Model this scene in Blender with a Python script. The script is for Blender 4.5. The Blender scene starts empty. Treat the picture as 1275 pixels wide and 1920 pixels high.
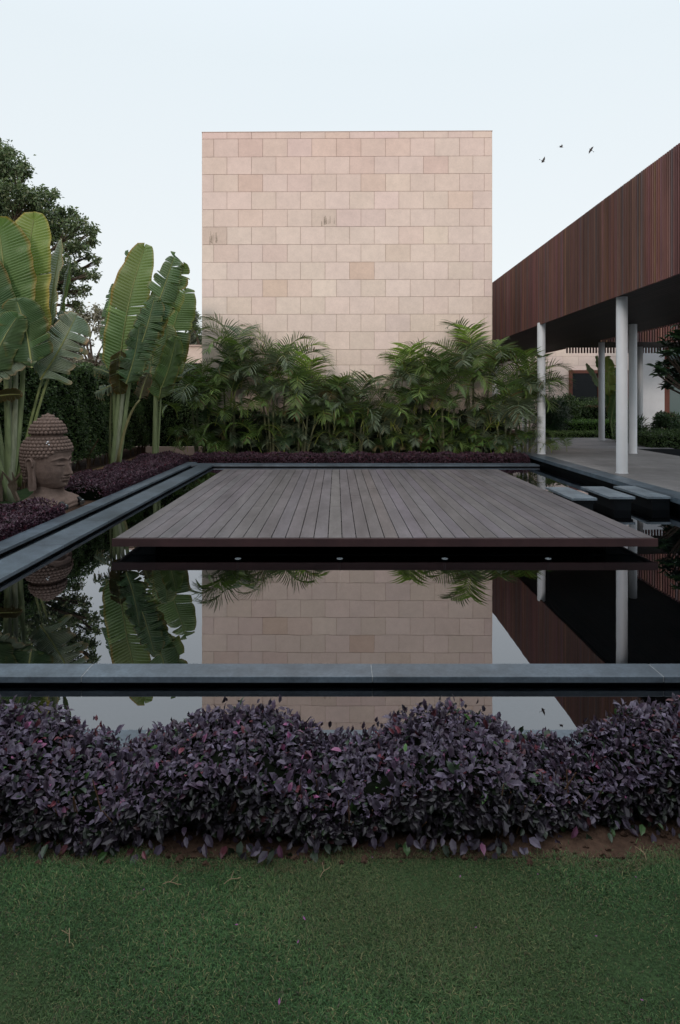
import bpy, math, numpy as np
from mathutils import Vector, Matrix
R = math.radians
rng = np.random.default_rng(7)
S = bpy.context.scene
COL = S.collection
F = 1100.0; VX = 631.0; VY = 748.0; CZ = 1.6     # focal length in photo pixels, vanishing point, eye height above the water
def P(x, y, D):                                   # metres for a photo pixel at a surveyed distance D
    return np.array([(x - VX) / F * D, D, CZ - (y - VY) / F * D])

# ------------------------------------------------------------------ object helpers
def link(o, parent=None):
    COL.objects.link(o)
    if parent is not None: o.parent = parent
    return o
def tag(o, label=None, cat=None, group=None, kind=None):
    if label: o['label'] = label
    if cat: o['category'] = cat
    if group: o['group'] = group
    if kind: o['kind'] = kind
    return o
def empty(name, loc, label=None, cat=None, group=None, rz=0):
    o = bpy.data.objects.new(name, None); o.location = [float(v) for v in loc]; o.rotation_euler = (0, 0, rz)
    o.empty_display_size = .1
    link(o); return tag(o, label, cat, group)
def raw_mesh(name, V, faces, mat, col=None, smooth=False):
    """faces: list of (n,k) int arrays"""
    me = bpy.data.meshes.new(name)
    V = np.ascontiguousarray(V, dtype=np.float32)
    faces = [np.asarray(f, dtype=np.int32) for f in faces if len(f)]
    me.vertices.add(len(V)); me.vertices.foreach_set('co', V.ravel())
    nl = sum(f.size for f in faces); nf = sum(len(f) for f in faces)
    me.loops.add(nl); me.polygons.add(nf)
    me.loops.foreach_set('vertex_index', np.concatenate([f.ravel() for f in faces]))
    tot = np.concatenate([np.full(len(f), f.shape[1], dtype=np.int32) for f in faces])
    st = np.concatenate([[0], np.cumsum(tot)[:-1]]).astype(np.int32)
    me.polygons.foreach_set('loop_start', st)
    me.update(calc_edges=True)
    me.validate()
    if col is not None:
        a = me.color_attributes.new('tint', 'FLOAT_COLOR', 'POINT')
        c = np.ones((len(V), 4), dtype=np.float32); c[:, :3] = col
        a.data.foreach_set('color', c.ravel())
    me.polygons.foreach_set('use_smooth', np.full(len(me.polygons), bool(smooth)))
    if mat: me.materials.append(mat)
    return me
def obj(name, me, parent=None, **k):
    return tag(link(bpy.data.objects.new(name, me), parent), **k)

class MB:
    def __init__(s): s.V = []; s.F = {}; s.C = []; s.n = 0
    def add(s, V, F, col=(1, 1, 1)):
        V = np.asarray(V, dtype=float)
        for f in F:
            s.F.setdefault(len(f), []).append([i + s.n for i in f])
        s.V.append(V); s.C.append(np.broadcast_to(np.asarray(col, float), (len(V), 3))); s.n += len(V)
    def box(s, x0, x1, y0, y1, z0, z1, col=(1, 1, 1), M=None):
        V = np.array([[x, y, z] for z in (z0, z1) for y in (y0, y1) for x in (x0, x1)], float)
        if M is not None: V = V @ M[0].T + M[1]
        s.add(V, [(0, 2, 3, 1), (4, 5, 7, 6), (0, 1, 5, 4), (2, 6, 7, 3), (0, 4, 6, 2), (1, 3, 7, 5)], col)
    def tube(s, pts, rad, seg=8, col=(1, 1, 1), flat=1.0, cap=True):
        pts = np.asarray(pts, float); n = len(pts)
        rad = np.broadcast_to(np.asarray(rad, float), (n,))
        T = np.gradient(pts, axis=0); T /= np.linalg.norm(T, axis=1)[:, None] + 1e-9
        up = np.array([0, 0, 1.]) if abs(T[0][2]) < .9 else np.array([0, 1., 0])
        u = np.cross(up, T[0]); u /= np.linalg.norm(u)
        V = []
        for i in range(n):
            u = u - T[i] * (u @ T[i]); u /= np.linalg.norm(u) + 1e-9
            v = np.cross(T[i], u)
            for k in range(seg):
                a = 2 * math.pi * k / seg
                V.append(pts[i] + rad[i] * (u * math.cos(a) + v * math.sin(a) * flat))
        Fc = [(i * seg + k, i * seg + (k + 1) % seg, (i + 1) * seg + (k + 1) % seg, (i + 1) * seg + k) for i in range(n - 1) for k in range(seg)]
        if cap: Fc += [tuple(range(seg))[::-1], tuple((n - 1) * seg + k for k in range(seg))]
        s.add(V, Fc, col)
    def mesh(s, name, mat, smooth=False, attr=True):
        return raw_mesh(name, np.concatenate(s.V), [np.array(f) for f in s.F.values()], mat, np.concatenate(s.C) if attr else None, smooth)
    def build(s, name, mat, parent=None, smooth=False, bevel=0, **k):
        o = obj(name, s.mesh(name, mat, smooth), parent, **k)
        if bevel:
            m = o.modifiers.new('bevel', 'BEVEL'); m.width = bevel; m.segments = 2; m.limit_method = 'ANGLE'
        return o

# ------------------------------------------------------------------ materials
def mat(name, color=(.5, .5, .5), rough=.6, spec=.5, tint=False, noise=None, bump=None, transl=0, wave=None, metal=0, stretch=(1, 1, 1), coord='Object', coat=0):
    m = bpy.data.materials.new(name); m.use_nodes = True
    nt = m.node_tree; N = nt.nodes; L = nt.links; N.clear()
    out = N.new('ShaderNodeOutputMaterial'); b = N.new('ShaderNodeBsdfPrincipled')
    b.inputs['Roughness'].default_value = rough; b.inputs['Specular IOR Level'].default_value = spec; b.inputs['Metallic'].default_value = metal
    b.inputs['Coat Weight'].default_value = coat; b.inputs['Coat Roughness'].default_value = .3
    src = N.new('ShaderNodeRGB').outputs[0]; src.default_value = (*color, 1)
    if tint:
        a = N.new('ShaderNodeAttribute'); a.attribute_name = 'tint'
        mx = N.new('ShaderNodeMix'); mx.data_type = 'RGBA'; mx.blend_type = 'MULTIPLY'; mx.inputs[0].default_value = 1
        L.new(src, mx.inputs[6]); L.new(a.outputs['Color'], mx.inputs[7]); src = mx.outputs[2]
    tc = N.new('ShaderNodeTexCoord'); mp = N.new('ShaderNodeMapping'); L.new(tc.outputs[coord], mp.inputs[0]); mp.inputs['Scale'].default_value = stretch
    if noise:                       # list of (scale, amount, detail)
        for sc, am, de in noise:
            n = N.new('ShaderNodeTexNoise'); n.inputs['Scale'].default_value = sc; n.inputs['Detail'].default_value = de; n.inputs['Roughness'].default_value = .6
            L.new(mp.outputs[0], n.inputs['Vector'])
            mr = N.new('ShaderNodeMapRange'); mr.inputs[1].default_value = .3; mr.inputs[2].default_value = .7; mr.inputs[3].default_value = 1 - am; mr.inputs[4].default_value = 1 + am
            L.new(n.outputs['Fac'], mr.inputs[0])
            vm = N.new('ShaderNodeVectorMath'); vm.operation = 'SCALE'; L.new(src, vm.inputs[0]); L.new(mr.outputs[0], vm.inputs['Scale']); src = vm.outputs[0]
    L.new(src, b.inputs['Base Color'])
    if bump:
        sc, st, ds = bump
        n = N.new('ShaderNodeTexNoise'); n.inputs['Scale'].default_value = sc; n.inputs['Detail'].default_value = 5
        L.new(mp.outputs[0], n.inputs['Vector'])
        bp = N.new('ShaderNodeBump'); bp.inputs['Strength'].default_value = st; bp.inputs['Distance'].default_value = ds
        L.new(n.outputs['Fac'], bp.inputs['Height']); L.new(bp.outputs[0], b.inputs['Normal'])
    sh = b.outputs[0]
    if transl:
        t = N.new('ShaderNodeBsdfTranslucent'); vm = N.new('ShaderNodeVectorMath'); vm.operation = 'MULTIPLY'; vm.inputs[1].default_value = (1.3, 1.5, .7)
        L.new(src, vm.inputs[0]); L.new(vm.outputs[0], t.inputs[0])
        ms = N.new('ShaderNodeMixShader'); ms.inputs[0].default_value = transl; L.new(sh, ms.inputs[1]); L.new(t.outputs[0], ms.inputs[2]); sh = ms.outputs[0]
    L.new(sh, out.inputs[0])
    m['n'] = 1
    return m

M = {}
M['sandstone'] = mat('sandstone', (.705, .585, .518), .8, .25, tint=True, noise=[(.9, .05, 3), (5, .05, 6), (30, .05, 5)], bump=(60, .15, .004))
M['joint'] = mat('stone_joint', (.40, .29, .23), .9, .1)
M['whitewall'] = mat('white_plaster', (.80, .84, .88), .8, .2, noise=[(3, .05, 4)])
M['granite'] = mat('granite', (.070, .092, .114), .42, .5, tint=True, noise=[(1.2, .32, 5), (7, .28, 6), (60, .2, 4)], bump=(90, .12, .002))
M['black'] = mat('black_granite', (.004, .006, .008), .6, .15, noise=[(5, .3, 3)])
M['paving'] = mat('paving', (.185, .185, .192), .55, .4, tint=True, noise=[(.8, .25, 4), (5, .15, 5), (60, .12, 3)], bump=(70, .1, .002))
M['deck'] = mat('deck_wood', (.112, .101, .107), .5, .4, tint=True, noise=[(1.6, .28, 5), (6, .14, 4), (26, .12, 5)], stretch=(2.4, .6, 1), bump=(60, .2, .002))
M['deckedge'] = mat('deck_edge', (.040, .016, .016), .5, .4, noise=[(3, .3, 4)])
M['slat'] = mat('slat_wood', (.125, .056, .046), .6, .3, tint=True, noise=[(1.2, .25, 4), (9, .12, 5)], stretch=(4, 4, .5))
M['soffit'] = mat('soffit_wood', (.022, .015, .014), .6, .3, tint=True, noise=[(3, .2, 4)])
M['column'] = mat('white_steel', (.60, .63, .66), .45, .4, noise=[(2, .05, 3)])
M['woodframe'] = mat('red_wood', (.15, .05, .032), .5, .4, noise=[(6, .2, 4)])
M['soil'] = mat('soil', (.056, .034, .024), .95, .1, noise=[(2, .25, 5), (30, .35, 6)], bump=(30, .8, .02))
M['lawn'] = mat('lawn', (.030, .055, .022), .95, .1, noise=[(6, .3, 5), (90, .4, 5)], bump=(120, .8, .01))
M['grass'] = mat('grass_blades', (1, 1, 1), .6, .25, tint=True, transl=.25)
M['purple'] = mat('purple_leaf', (1, 1, 1), .42, .40, tint=True, transl=.05)
M['leaf'] = mat('leaf', (1, 1, 1), .45, .4, tint=True, transl=.2)
M['palm'] = mat('palm_leaf', (1, 1, 1), .5, .35, tint=True, transl=.22)
M['bigleaf'] = mat('paddle_leaf', (1, 1, 1), .42, .4, tint=True, transl=.25)
M['stem'] = mat('stem', (1, 1, 1), .5, .4, tint=True, noise=[(5, .25, 4)], stretch=(6, 6, 1), bump=(25, .3, .004))
M['bark'] = mat('bark', (.075, .058, .045), .9, .1, tint=True, noise=[(8, .4, 5)], bump=(20, .8, .02), stretch=(1, 1, .3))
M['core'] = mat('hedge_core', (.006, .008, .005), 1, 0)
M['statue'] = mat('carved_stone', (.145, .104, .087), .85, .2, tint=True, noise=[(2.5, .2, 5), (22, .18, 6)], bump=(55, .5, .006))
M['bird'] = mat('bird_feathers', (.09, .085, .085), .8, .2)
M['metal'] = mat('dark_metal', (.02, .022, .025), .35, .5, metal=.6)
M['chrome'] = mat('lens_glass', (.35, .4, .42), .15, .8, metal=.8)
M['cap'] = mat('cap_stone', (.50, .39, .34), .8, .2)
M['roofg'] = mat('roof_gravel', (.2, .19, .18), .9, .1)
M['petal'] = mat('petal', (.24, .08, .22), .6, .3)
M['straw'] = mat('straw', (.22, .16, .10), .8, .2)
M['lens'] = mat('lamp_lens', (.06, .08, .09), .25, .4)
M['dullring'] = mat('dull_steel', (.13, .15, .16), .5, .4, metal=.5)
def glassmat():
    m = mat('window_glass', (.008, .010, .012), .06, .3); return m
M['glass'] = glassmat()
M['curtain'] = mat('pale_glass', (.13, .19, .19), .12, .6)
def watermat():
    m = bpy.data.materials.new('pool_water'); m.use_nodes = True; nt = m.node_tree; N = nt.nodes; L = nt.links; N.clear()
    out = N.new('ShaderNodeOutputMaterial'); t = N.new('ShaderNodeBsdfTransparent'); t.inputs[0].default_value = (.30, .36, .38, 1)
    g = N.new('ShaderNodeBsdfGlossy'); g.inputs['Roughness'].default_value = 0.0; g.inputs['Color'].default_value = (.93, .94, .98, 1)
    fr = N.new('ShaderNodeFresnel'); fr.inputs[0].default_value = 1.33
    ma = N.new('ShaderNodeMath'); ma.operation = 'MULTIPLY_ADD'; ma.inputs[1].default_value = 1.0; ma.inputs[2].default_value = WREF; ma.use_clamp = True
    L.new(fr.outputs[0], ma.inputs[0])
    tc = N.new('ShaderNodeTexCoord'); n = N.new('ShaderNodeTexNoise'); n.inputs['Scale'].default_value = 1.3; n.inputs['Detail'].default_value = 3
    L.new(tc.outputs['Object'], n.inputs['Vector'])
    bp = N.new('ShaderNodeBump'); bp.inputs['Strength'].default_value = .05; bp.inputs['Distance'].default_value = .01
    L.new(n.outputs['Fac'], bp.inputs['Height']); L.new(bp.outputs[0], g.inputs['Normal'])
    mx = N.new('ShaderNodeMixShader'); L.new(ma.outputs[0], mx.inputs[0]); L.new(t.outputs[0], mx.inputs[1]); L.new(g.outputs[0], mx.inputs[2]); L.new(mx.outputs[0], out.inputs[0])
    return m
WREF = .20
M['water'] = watermat()

# ------------------------------------------------------------------ foliage helper
LEAF6 = np.array([[0, 0, 0], [.35, .42, .10], [.75, .30, .05], [1, 0, -.06], [.75, -.30, .05], [.35, -.42, .10], [.5, 0, -.03]], float)
LEAF6F = np.array([[0, 1, 6, 0], ])  # placeholder
def leafcloud(name, pos, axis, nrm, length, width, col, m, parent=None, simple=False, **k):
    """pos, axis (growth direction), nrm (approx normal): (n,3); length,width:(n,); col:(n,3)"""
    n = len(pos)
    A = axis / (np.linalg.norm(axis, axis=1)[:, None] + 1e-9)
    B = np.cross(nrm, A); B /= (np.linalg.norm(B, axis=1)[:, None] + 1e-9)
    C = np.cross(A, B)
    if simple:
        T = np.array([[0, 0, 0], [.5, .5, .08], [1, 0, -.08], [.5, -.5, .08]]); Fq = [np.array([[0, 3, 2, 1]])]
    else:
        T = np.array([[0, 0, 0], [.3, .40, .10], [.68, .36, .07], [1, 0, -.12], [.68, -.36, .07], [.3, -.40, .10], [.3, 0, -.02], [.68, 0, -.02]])
        Fq = [np.array([[0, 6, 1, 0]])[:0], np.array([[6, 7, 2, 1], [5, 4, 7, 6]]), np.array([[0, 6, 1], [0, 5, 6], [7, 3, 2], [4, 3, 7]])]
    L_ = length[:, None]; W_ = width[:, None]
    V = pos[:, None, :] + (T[None, :, 0] * L_)[:, :, None] * A[:, None] + (T[None, :, 1] * W_)[:, :, None] * B[:, None] + (T[None, :, 2] * L_)[:, :, None] * C[:, None]
    kT = len(T)
    off = (np.arange(n) * kT)[:, None, None]
    faces = [(off + f[None]).reshape(-1, f.shape[1]) for f in Fq if len(f)]
    c = np.repeat(col, kT, axis=0)
    return obj(name, raw_mesh(name, V.reshape(-1, 3), faces, m, c), parent, **k)
def rdir(n): 
    v = rng.normal(size=(n, 3)); return v / np.linalg.norm(v, axis=1)[:, None]
def palette(n, cols, probs, jit=.25):
    c = np.array(cols)[rng.choice(len(cols), n, p=np.array(probs) / sum(probs))]
    return c * (1 + jit * rng.normal(size=(n, 1))).clip(.4, 1.8)

# ------------------------------------------------------------------ world, sun, camera
w = bpy.data.worlds.new('World'); S.world = w; w.use_nodes = True
nt = w.node_tree; N = nt.nodes; L = nt.links; N.clear()
out = N.new('ShaderNodeOutputWorld'); bg = N.new('ShaderNodeBackground'); bg.inputs[1].default_value = .1
sky = N.new('ShaderNodeTexSky'); sky.sky_type = 'NISHITA'; sky.sun_disc = False
SUN_EL = R(16); SUN_AZ = R(192)
sky.sun_elevation = SUN_EL; sky.sun_rotation = SUN_AZ; sky.air_density = 1.2; sky.dust_density = 1.5
tc = N.new('ShaderNodeTexCoord'); sp = N.new('ShaderNodeSeparateXYZ'); L.new(tc.outputs['Generated'], sp.inputs[0])
cr = N.new('ShaderNodeValToRGB'); L.new(sp.outputs['Z'], cr.inputs[0])
e = cr.color_ramp.elements
e[0].position = 0; e[0].color = (.432, .447, .455, 1); e[1].position = 1; e[1].color = (.96, .98, 1, 1)
x = e.new(.22); x.color = (.425, .447, .458, 1); x = e.new(.5); x.color = (.405, .442, .463, 1); x = e.new(.6); x.color = (.42, .46, .49, 1); x = e.new(.8); x.color = (.78, .82, .86, 1)
sc = N.new('ShaderNodeVectorMath'); sc.operation = 'SCALE'; sc.inputs['Scale'].default_value = 22.0; L.new(cr.outputs[0], sc.inputs[0])
mx = N.new('ShaderNodeMix'); mx.data_type = 'RGBA'; mx.inputs[0].default_value = .88      # thin overcast veil over the clear sky
L.new(sky.outputs[0], mx.inputs[6]); L.new(sc.outputs[0], mx.inputs[7])
L.new(mx.outputs[2], bg.inputs[0]); L.new(bg.outputs[0], out.inputs[0])
sl = bpy.data.lights.new('sun', 'SUN'); sl.energy = 1.05; sl.angle = R(14); sl.color = (1, .86, .78)
so = bpy.data.objects.new('sun', sl); COL.objects.link(so)
d = Vector((math.sin(SUN_AZ) * math.cos(SUN_EL), math.cos(SUN_AZ) * math.cos(SUN_EL), math.sin(SUN_EL)))   # towards the sun: low behind the viewer
so.rotation_euler = d.to_track_quat('Z', 'Y').to_euler(); so.location = (0, -10, 20)
cam = bpy.data.cameras.new('camera'); co = bpy.data.objects.new('camera', cam); COL.objects.link(co); S.camera = co
co.location = (0, 0, CZ); co.rotation_euler = (R(90), 0, 0)
cam.sensor_fit = 'HORIZONTAL'; cam.sensor_width = 36; cam.lens = F / 1275 * 36
cam.shift_y = -(960 - VY) / 1275; cam.shift_x = (637.5 - VX) / 1275; cam.clip_end = 2000; cam.clip_start = .05
S.view_settings.view_transform = 'Standard'; S.view_settings.look = 'None'; S.view_settings.exposure = 0; S.view_settings.gamma = 1

# ------------------------------------------------------------------ ground and pool
KX0, KX1 = -3.65, -3.416       # outer kerb on the left
CX0, CX1 = -3.23, -2.886       # inner coping on the left
RY0, RY1 = 13.7, 14.39         # kerb at the far end
PVX = 4.8                      # left edge of the paving
HY = 2.55
def sheet(name, x0, x1, y0, y1, z, m, **k):
    b = MB(); b.add([[x0, y0, z], [x1, y0, z], [x1, y1, z], [x0, y1, z]], [(0, 1, 2, 3)]); return b.build(name, m, **k)
b = MB()
X = [-400, -3.6, 4.95, 400]; Y = [-400, 2.65, 14.3, 400]
V = [[x, y, -.02] for y in Y for x in X]
b.add(V, [(j * 4 + i, j * 4 + i + 1, (j + 1) * 4 + i + 1, (j + 1) * 4 + i) for j in range(3) for i in range(3) if (i, j) != (1, 1)])
b.build('ground', M['soil'], kind='structure')
b = MB(); b.box(-3.6, 4.95, 2.65, 14.3, -.40, -.32)
for q in ((-3.66, -3.56, 2.6, 14.35), (4.93, 5.0, 2.6, 14.35), (-3.56, 4.93, 2.6, 2.68), (-3.56, 4.93, 14.2, 14.3)): b.box(*q, -.36, -.03)
b.build('pool_basin', M['black'], kind='structure')
sheet('pool_water', -3.5, 4.92, 2.7, 14.1, 0, M['water'], kind='structure')
CT = .056
def slabs(mb, run, a0, a1, b0, b1, z0, z1, step, off=0):
    """a row of coping slabs with thin joints; run along 'x' or 'y'"""
    p = a0; first = True
    while p < a1 - 1e-4:
        q = min(a1, p + (off if first and off else step)); first = False
        c = np.array([1, 1, 1]) * (1 + rng.normal() * .07); g = .0025
        if run == 'x': mb.box(p + g, q - g, b0, b1, z0, z1, c)
        else: mb.box(b0, b1, p + g, q - g, z0, z1, c)
        p = q
def kerb(name, run, a0, a1, b0, b1, step, off=0, ins=.03):
    mb = MB(); slabs(mb, run, a0, a1, b0, b1, CT - .034, CT, step, off)
    o = mb.build(name, M['granite'], bevel=.003, kind='structure')
    mb = MB()
    if run == 'x': mb.box(a0 + .004, a1 - .004, b0 + ins, b1 - ins, -.34, CT - .036)
    else: mb.box(b0 + ins, b1 - ins, a0 + .004, a1 - .004, -.34, CT - .036)
    mb.build('kerb_wall', M['black'], o)
    # light mortar in the joints
    mb = MB(); p = a0 + (off or step)
    while p < a1 - .05:
        if run == 'x': mb.box(p - .0024, p + .0024, b0 + .004, b1 - .004, CT - .03, CT - .002)
        else: mb.box(b0 + .004, b1 - .004, p - .0024, p + .0024, CT - .03, CT - .002)
        p += step
    mb.build('mortar', M['mortar'], o)
M['mortar'] = mat('mortar', (.25, .26, .27), .9, .1, noise=[(30, .4, 3)])
kerb('pool_coping', 'x', -3.6, 4.9, 3.26, 3.424, 1.62, .56)
kerb('pool_coping', 'x', -3.6, 4.9, 2.58, 2.74, 1.62, 1.1)
kerb('pool_coping', 'y', 3.43, RY0 - .004, CX0, CX1, 1.2, .4)
kerb('pool_coping', 'y', 2.745, RY1 - .004, KX0, KX1, 1.2, .9)
kerb('pool_coping', 'x', KX1 + .004, PVX - .05, RY0, RY1 - .28, 1.2, .5)

# ------------------------------------------------------------------ deck
DX0, DX1, DY0, DY1, DZ = -2.29, 3.285, 6.06, 11.94, .167
dk = empty('floating_deck', ((DX0 + DX1) / 2, (DY0 + DY1) / 2, 0), 'low square timber deck of weathered grey brown planks floating in the black pool', 'deck')
def rel(mb, o):
    mb.V = [v - np.array(o.location) for v in mb.V]; return mb
mb = MB(); n = 38; pw = (DX1 - DX0) / n
for i in range(n):
    t = 1 + rng.normal() * .05
    c = np.array([1, 1 + rng.normal() * .02, 1 + rng.normal() * .03]) * t
    ys = [DY0, DY0 + rng.uniform(1.2, 2.9), DY0 + rng.uniform(3.2, 4.8), DY1]
    for j in range(3):
        mb.box(DX0 + i * pw + .0045, DX0 + (i + 1) * pw - .0045, ys[j] + .001, ys[j + 1] - .001, DZ - .025, DZ + rng.normal() * .0006, c * (1 + rng.normal() * .012))
rel(mb, dk).build('planks', M['deck'], dk)
mb = MB(); zt = DZ - .027
mb.box(DX0 - .02, DX1 + .02, DY0 - .03, DY0 - .001, DZ - .085, DZ - .006); mb.box(DX0, DX1, DY0 + .004, DY0 + .04, DZ - .075, zt); mb.box(DX0, DX1, DY1 - .04, DY1 - .004, DZ - .075, zt)
mb.box(DX0, DX0 + .035, DY0 + .042, DY1 - .042, DZ - .075, zt); mb.box(DX1 - .035, DX1, DY0 + .042, DY1 - .042, DZ - .075, zt)
rel(mb, dk).build('fascia_board', M['deckedge'], dk)
mb = MB()
for i in range(9): 
    y = DY0 + .35 + i * .64; mb.box(DX0 + .05, DX1 - .05, y, y + .07, DZ - .072, DZ - .03)
mb.box(DX0 + .04, DX1 - .04, DY0 + .045, DY1 - .045, DZ - .052, DZ - .046)  # black sheet added under the planks to stop sky light in the gaps
rel(mb, dk).build('joists_and_blackout_sheet', M['black'], dk)
mb = MB(); mb.box(DX0 + .25, DX1 - .25, DY0 + .55, DY1 - .3, -.33, DZ - .095)
rel(mb, dk).build('plinth', M['black'], dk)
# underwater lights in front of the deck
for i, xp in enumerate((446, 637, 834, 1028)):
    p = P(xp, 0, 5.62); 
    p = P(xp, 0, 5.88); o = empty('pool_light', (p[0], 5.88, -.021), ['round pool light under the water, leftmost in front of the deck', 'round pool light under the water, second from left in front of the deck', 'round pool light under the water, third from left in front of the deck', 'round pool light under the water, rightmost in front of the deck'][i], 'pool light', 'pool lights in front of the deck')
    m1 = MB(); m1.tube([[0, 0, -.30], [0, 0, -.002]], [.012, .012], 8); m1.tube([[0, 0, 0], [0, 0, .02], [0, 0, .024]], [.034, .034, .028], 20); m1.build('ring', M['dullring'], o)
    m1 = MB(); m1.tube([[0, 0, .0245], [0, 0, .028], [0, 0, .031]], [.018, .015, .006], 16); m1.build('lens', M['lens'], o, smooth=True)

# ------------------------------------------------------------------ stepping slabs on the right
for i, (xa, xb, yb, yf) in enumerate(((1024, 1066, 913, 934), (1089, 1134, 912, 931.5), (1151.5, 1188.5, 911, 931))):
    zt = .2; k = (CZ - zt) * F; Db = k / (yb - VY); Df = k / (yf - VY)
    xl = (P(xa, 0, Db)[0] + P((1071, 1142, 1212)[i], 0, Df)[0]) / 2; 
    xr = P((1120, 1191.5, 1264)[i], 0, Df)[0]
    o = empty('stepping_slab', ((xl + xr) / 2, (Db + Df) / 2, 0), ['grey granite stepping slab nearest the timber deck', 'middle grey granite stepping slab between deck and paving', 'grey granite stepping slab nearest the paved walkway'][i], 'stepping stone', 'stepping slabs between deck and walkway')
    mb = MB(); mb.box(xl, xr, Df, Db, zt - .035, zt, (2.0, 1.9, 1.8)); rel(mb, o).build('top_slab', M['granite'], o, bevel=.004)
    mb = MB(); mb.box(xl + .09, xr - .04, Df + .04, Db - .08, -.33, .125); mb.box(xl + .065, xr - .02, Df + .025, Db - .06, .128, zt - .038); rel(mb, o).build('pedestal', M['black'], o)

# ------------------------------------------------------------------ paving on the right
PZ = .2
def pave(name, x0, x1, y0, y1, w, l, base, **k):
    mb = MB(); j = 0; y = y0
    while y < y1 - 1e-3:
        yy = min(y1, y + l); x = x0; first = True
        while x < x1 - 1e-3:
            xx = min(x1, x + (w * .5 if first and j % 2 else w)); first = False
            mb.box(x + .002, xx - .002, y + .002, yy - .002, PZ - .06, PZ, np.array(base) * (1 + rng.normal() * .06)); x = xx
        y = yy; j += 1
    return mb.build(name, M['paving'], **k)
pave('walkway_paving', 5.15, 8.4, 3, 16.6, .8, .4, (1, .97, .94), kind='structure')
pave('walkway_paving', 5.15, 9.55, 16.604, 21.2, .8, .4, (1.15, 1.15, 1.2), kind='structure')
mb = MB(); slabs(mb, 'y', 3, 21, PVX, 5.146, PZ - .075, PZ, .9); mb.C = [c * np.array([.85, .9, .92]) for c in mb.C]
o = mb.build('walkway_edge', M['granite'], bevel=.003, kind='structure')
mb = MB(); mb.box(4.94, 8.38, 3.02, 16.58, -.3, PZ - .063); mb.box(4.94, 9.52, 16.6, 21.1, -.3, PZ - .063); mb.build('walkway_base', M['black'], kind='structure')
# second dark pool beyond the walkway
mb = MB(); mb.box(8.42, 24, 3, 16.5, -.015, .01); mb.build('side_pool_floor', M['black'], kind='structure')
sheet('side_pool_water', 8.43, 24, 3, 16.45, .07, M['water'], kind='structure')
mb = MB(); mb.box(8.42, 24, 16.46, 16.62, -.01, .19); mb.build('side_pool_kerb', M['black'], kind='structure')

# ------------------------------------------------------------------ stone cladding
def clad(mb, W, rows, bw, flip, seed, pink=0, stains=(), depth=.02, off0=.46, holes=()):
    """blocks on local x (0..W), proud of y=0 towards -y; rows = list of z limits from the top"""
    r = np.random.default_rng(seed); g = .0045
    for j in range(len(rows) - 1):
        z1, z0 = rows[j], rows[j + 1]
        x = 0; first = True; k = 0
        while x < W - 1e-3:
            xx = min(W, x + (bw * off0 if first and (j + flip) % 2 else bw)); first = False
            t = 1 + r.normal() * .02
            c = np.array([t, t * (1 + r.normal() * .008), t * (1 + r.normal() * .012)])
            q = r.random()
            if q < .06: c *= (.99, .96, .95)
            elif q < .13: c *= (.965, .96, .96)
            elif q < .22: c *= (1.05, 1.05, 1.06)
            if pink: 
                a = pink * max(0, 1 - j / 7.) * (1 - .6 * x / W); c *= (1 + .02 * a, 1 - .05 * a, 1 - .05 * a)  # upper rows pinker towards the left: sunset afterglow painted into the block tint
            if (j, k) in stains: c *= stains[(j, k)]
            hid = any(x + .01 >= h[0] and xx - .01 <= h[1] and z0 + .01 >= h[2] and z1 - .01 <= h[3] for h in holes)
            if not hid: mb.box(x + g, xx - g, -depth + r.uniform(-.001, .001), 0, z0 + g, z1 - g, c)
            x = xx; k += 1
tl = P(380, 0, 16.17); TW = 7.94
tw = empty('stone_tower', (tl[0], 16.17, 0), 'tall square windowless tower clad in pale pink sandstone blocks behind the palms', 'building', rz=-R(.6))
ys = [248.5, 260.7, 294.6, 327.3, 360, 393, 425.6, 458.8, 492, 524.7, 557, 589.5, 622.3, 655.5, 684.5, 715, 747, 780, 813, 846]
rows = [CZ + (VY - y) / F * 16.15 for y in ys] + [-.02]
mb = MB(); mb.box(0.002, TW - .002, 0, 7.9, -.02, rows[0] - .004); mb.build('core_wall', M['joint'], tw)
st = {(3, 2): (.96, .92, .90), (6, 0): (.87, .86, .82), (5, 5): (.92, .92, .90), (9, 3): (.95, .89, .84), (2, 9): (.97, .92, .91), (1, 6): (.93, .9, .88), (7, 8): (.93, .9, .88), (8, 6): (.94, .9, .85)}
mb = MB(); clad(mb, TW, rows, .675, 0, 3, pink=1, stains=st); mb.build('front_cladding', M['sandstone'], tw)
def side_clad(name, x, sgn, seed):
    mb = MB(); clad(mb, 7.9, rows, .675, 0, seed)
    V = [v.copy() for v in mb.V]; W = []
    for v in V:
        u = v.copy(); u[:, 0] = x + (v[:, 1] if sgn < 0 else -v[:, 1]); u[:, 1] = v[:, 0] if sgn < 0 else v[:, 0]; W.append(u)
    mb.V = W; mb.build(name, M['sandstone'], tw)
side_clad('side_cladding', 0, -1, 5); side_clad('side_cladding', TW, 1, 6)
mb = MB(); mb.box(-.024, TW + .024, -.024, 7.93, rows[0] - .001, rows[0] + .022); mb.build('parapet_cap', M['cap'], tw, bevel=.006)
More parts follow.
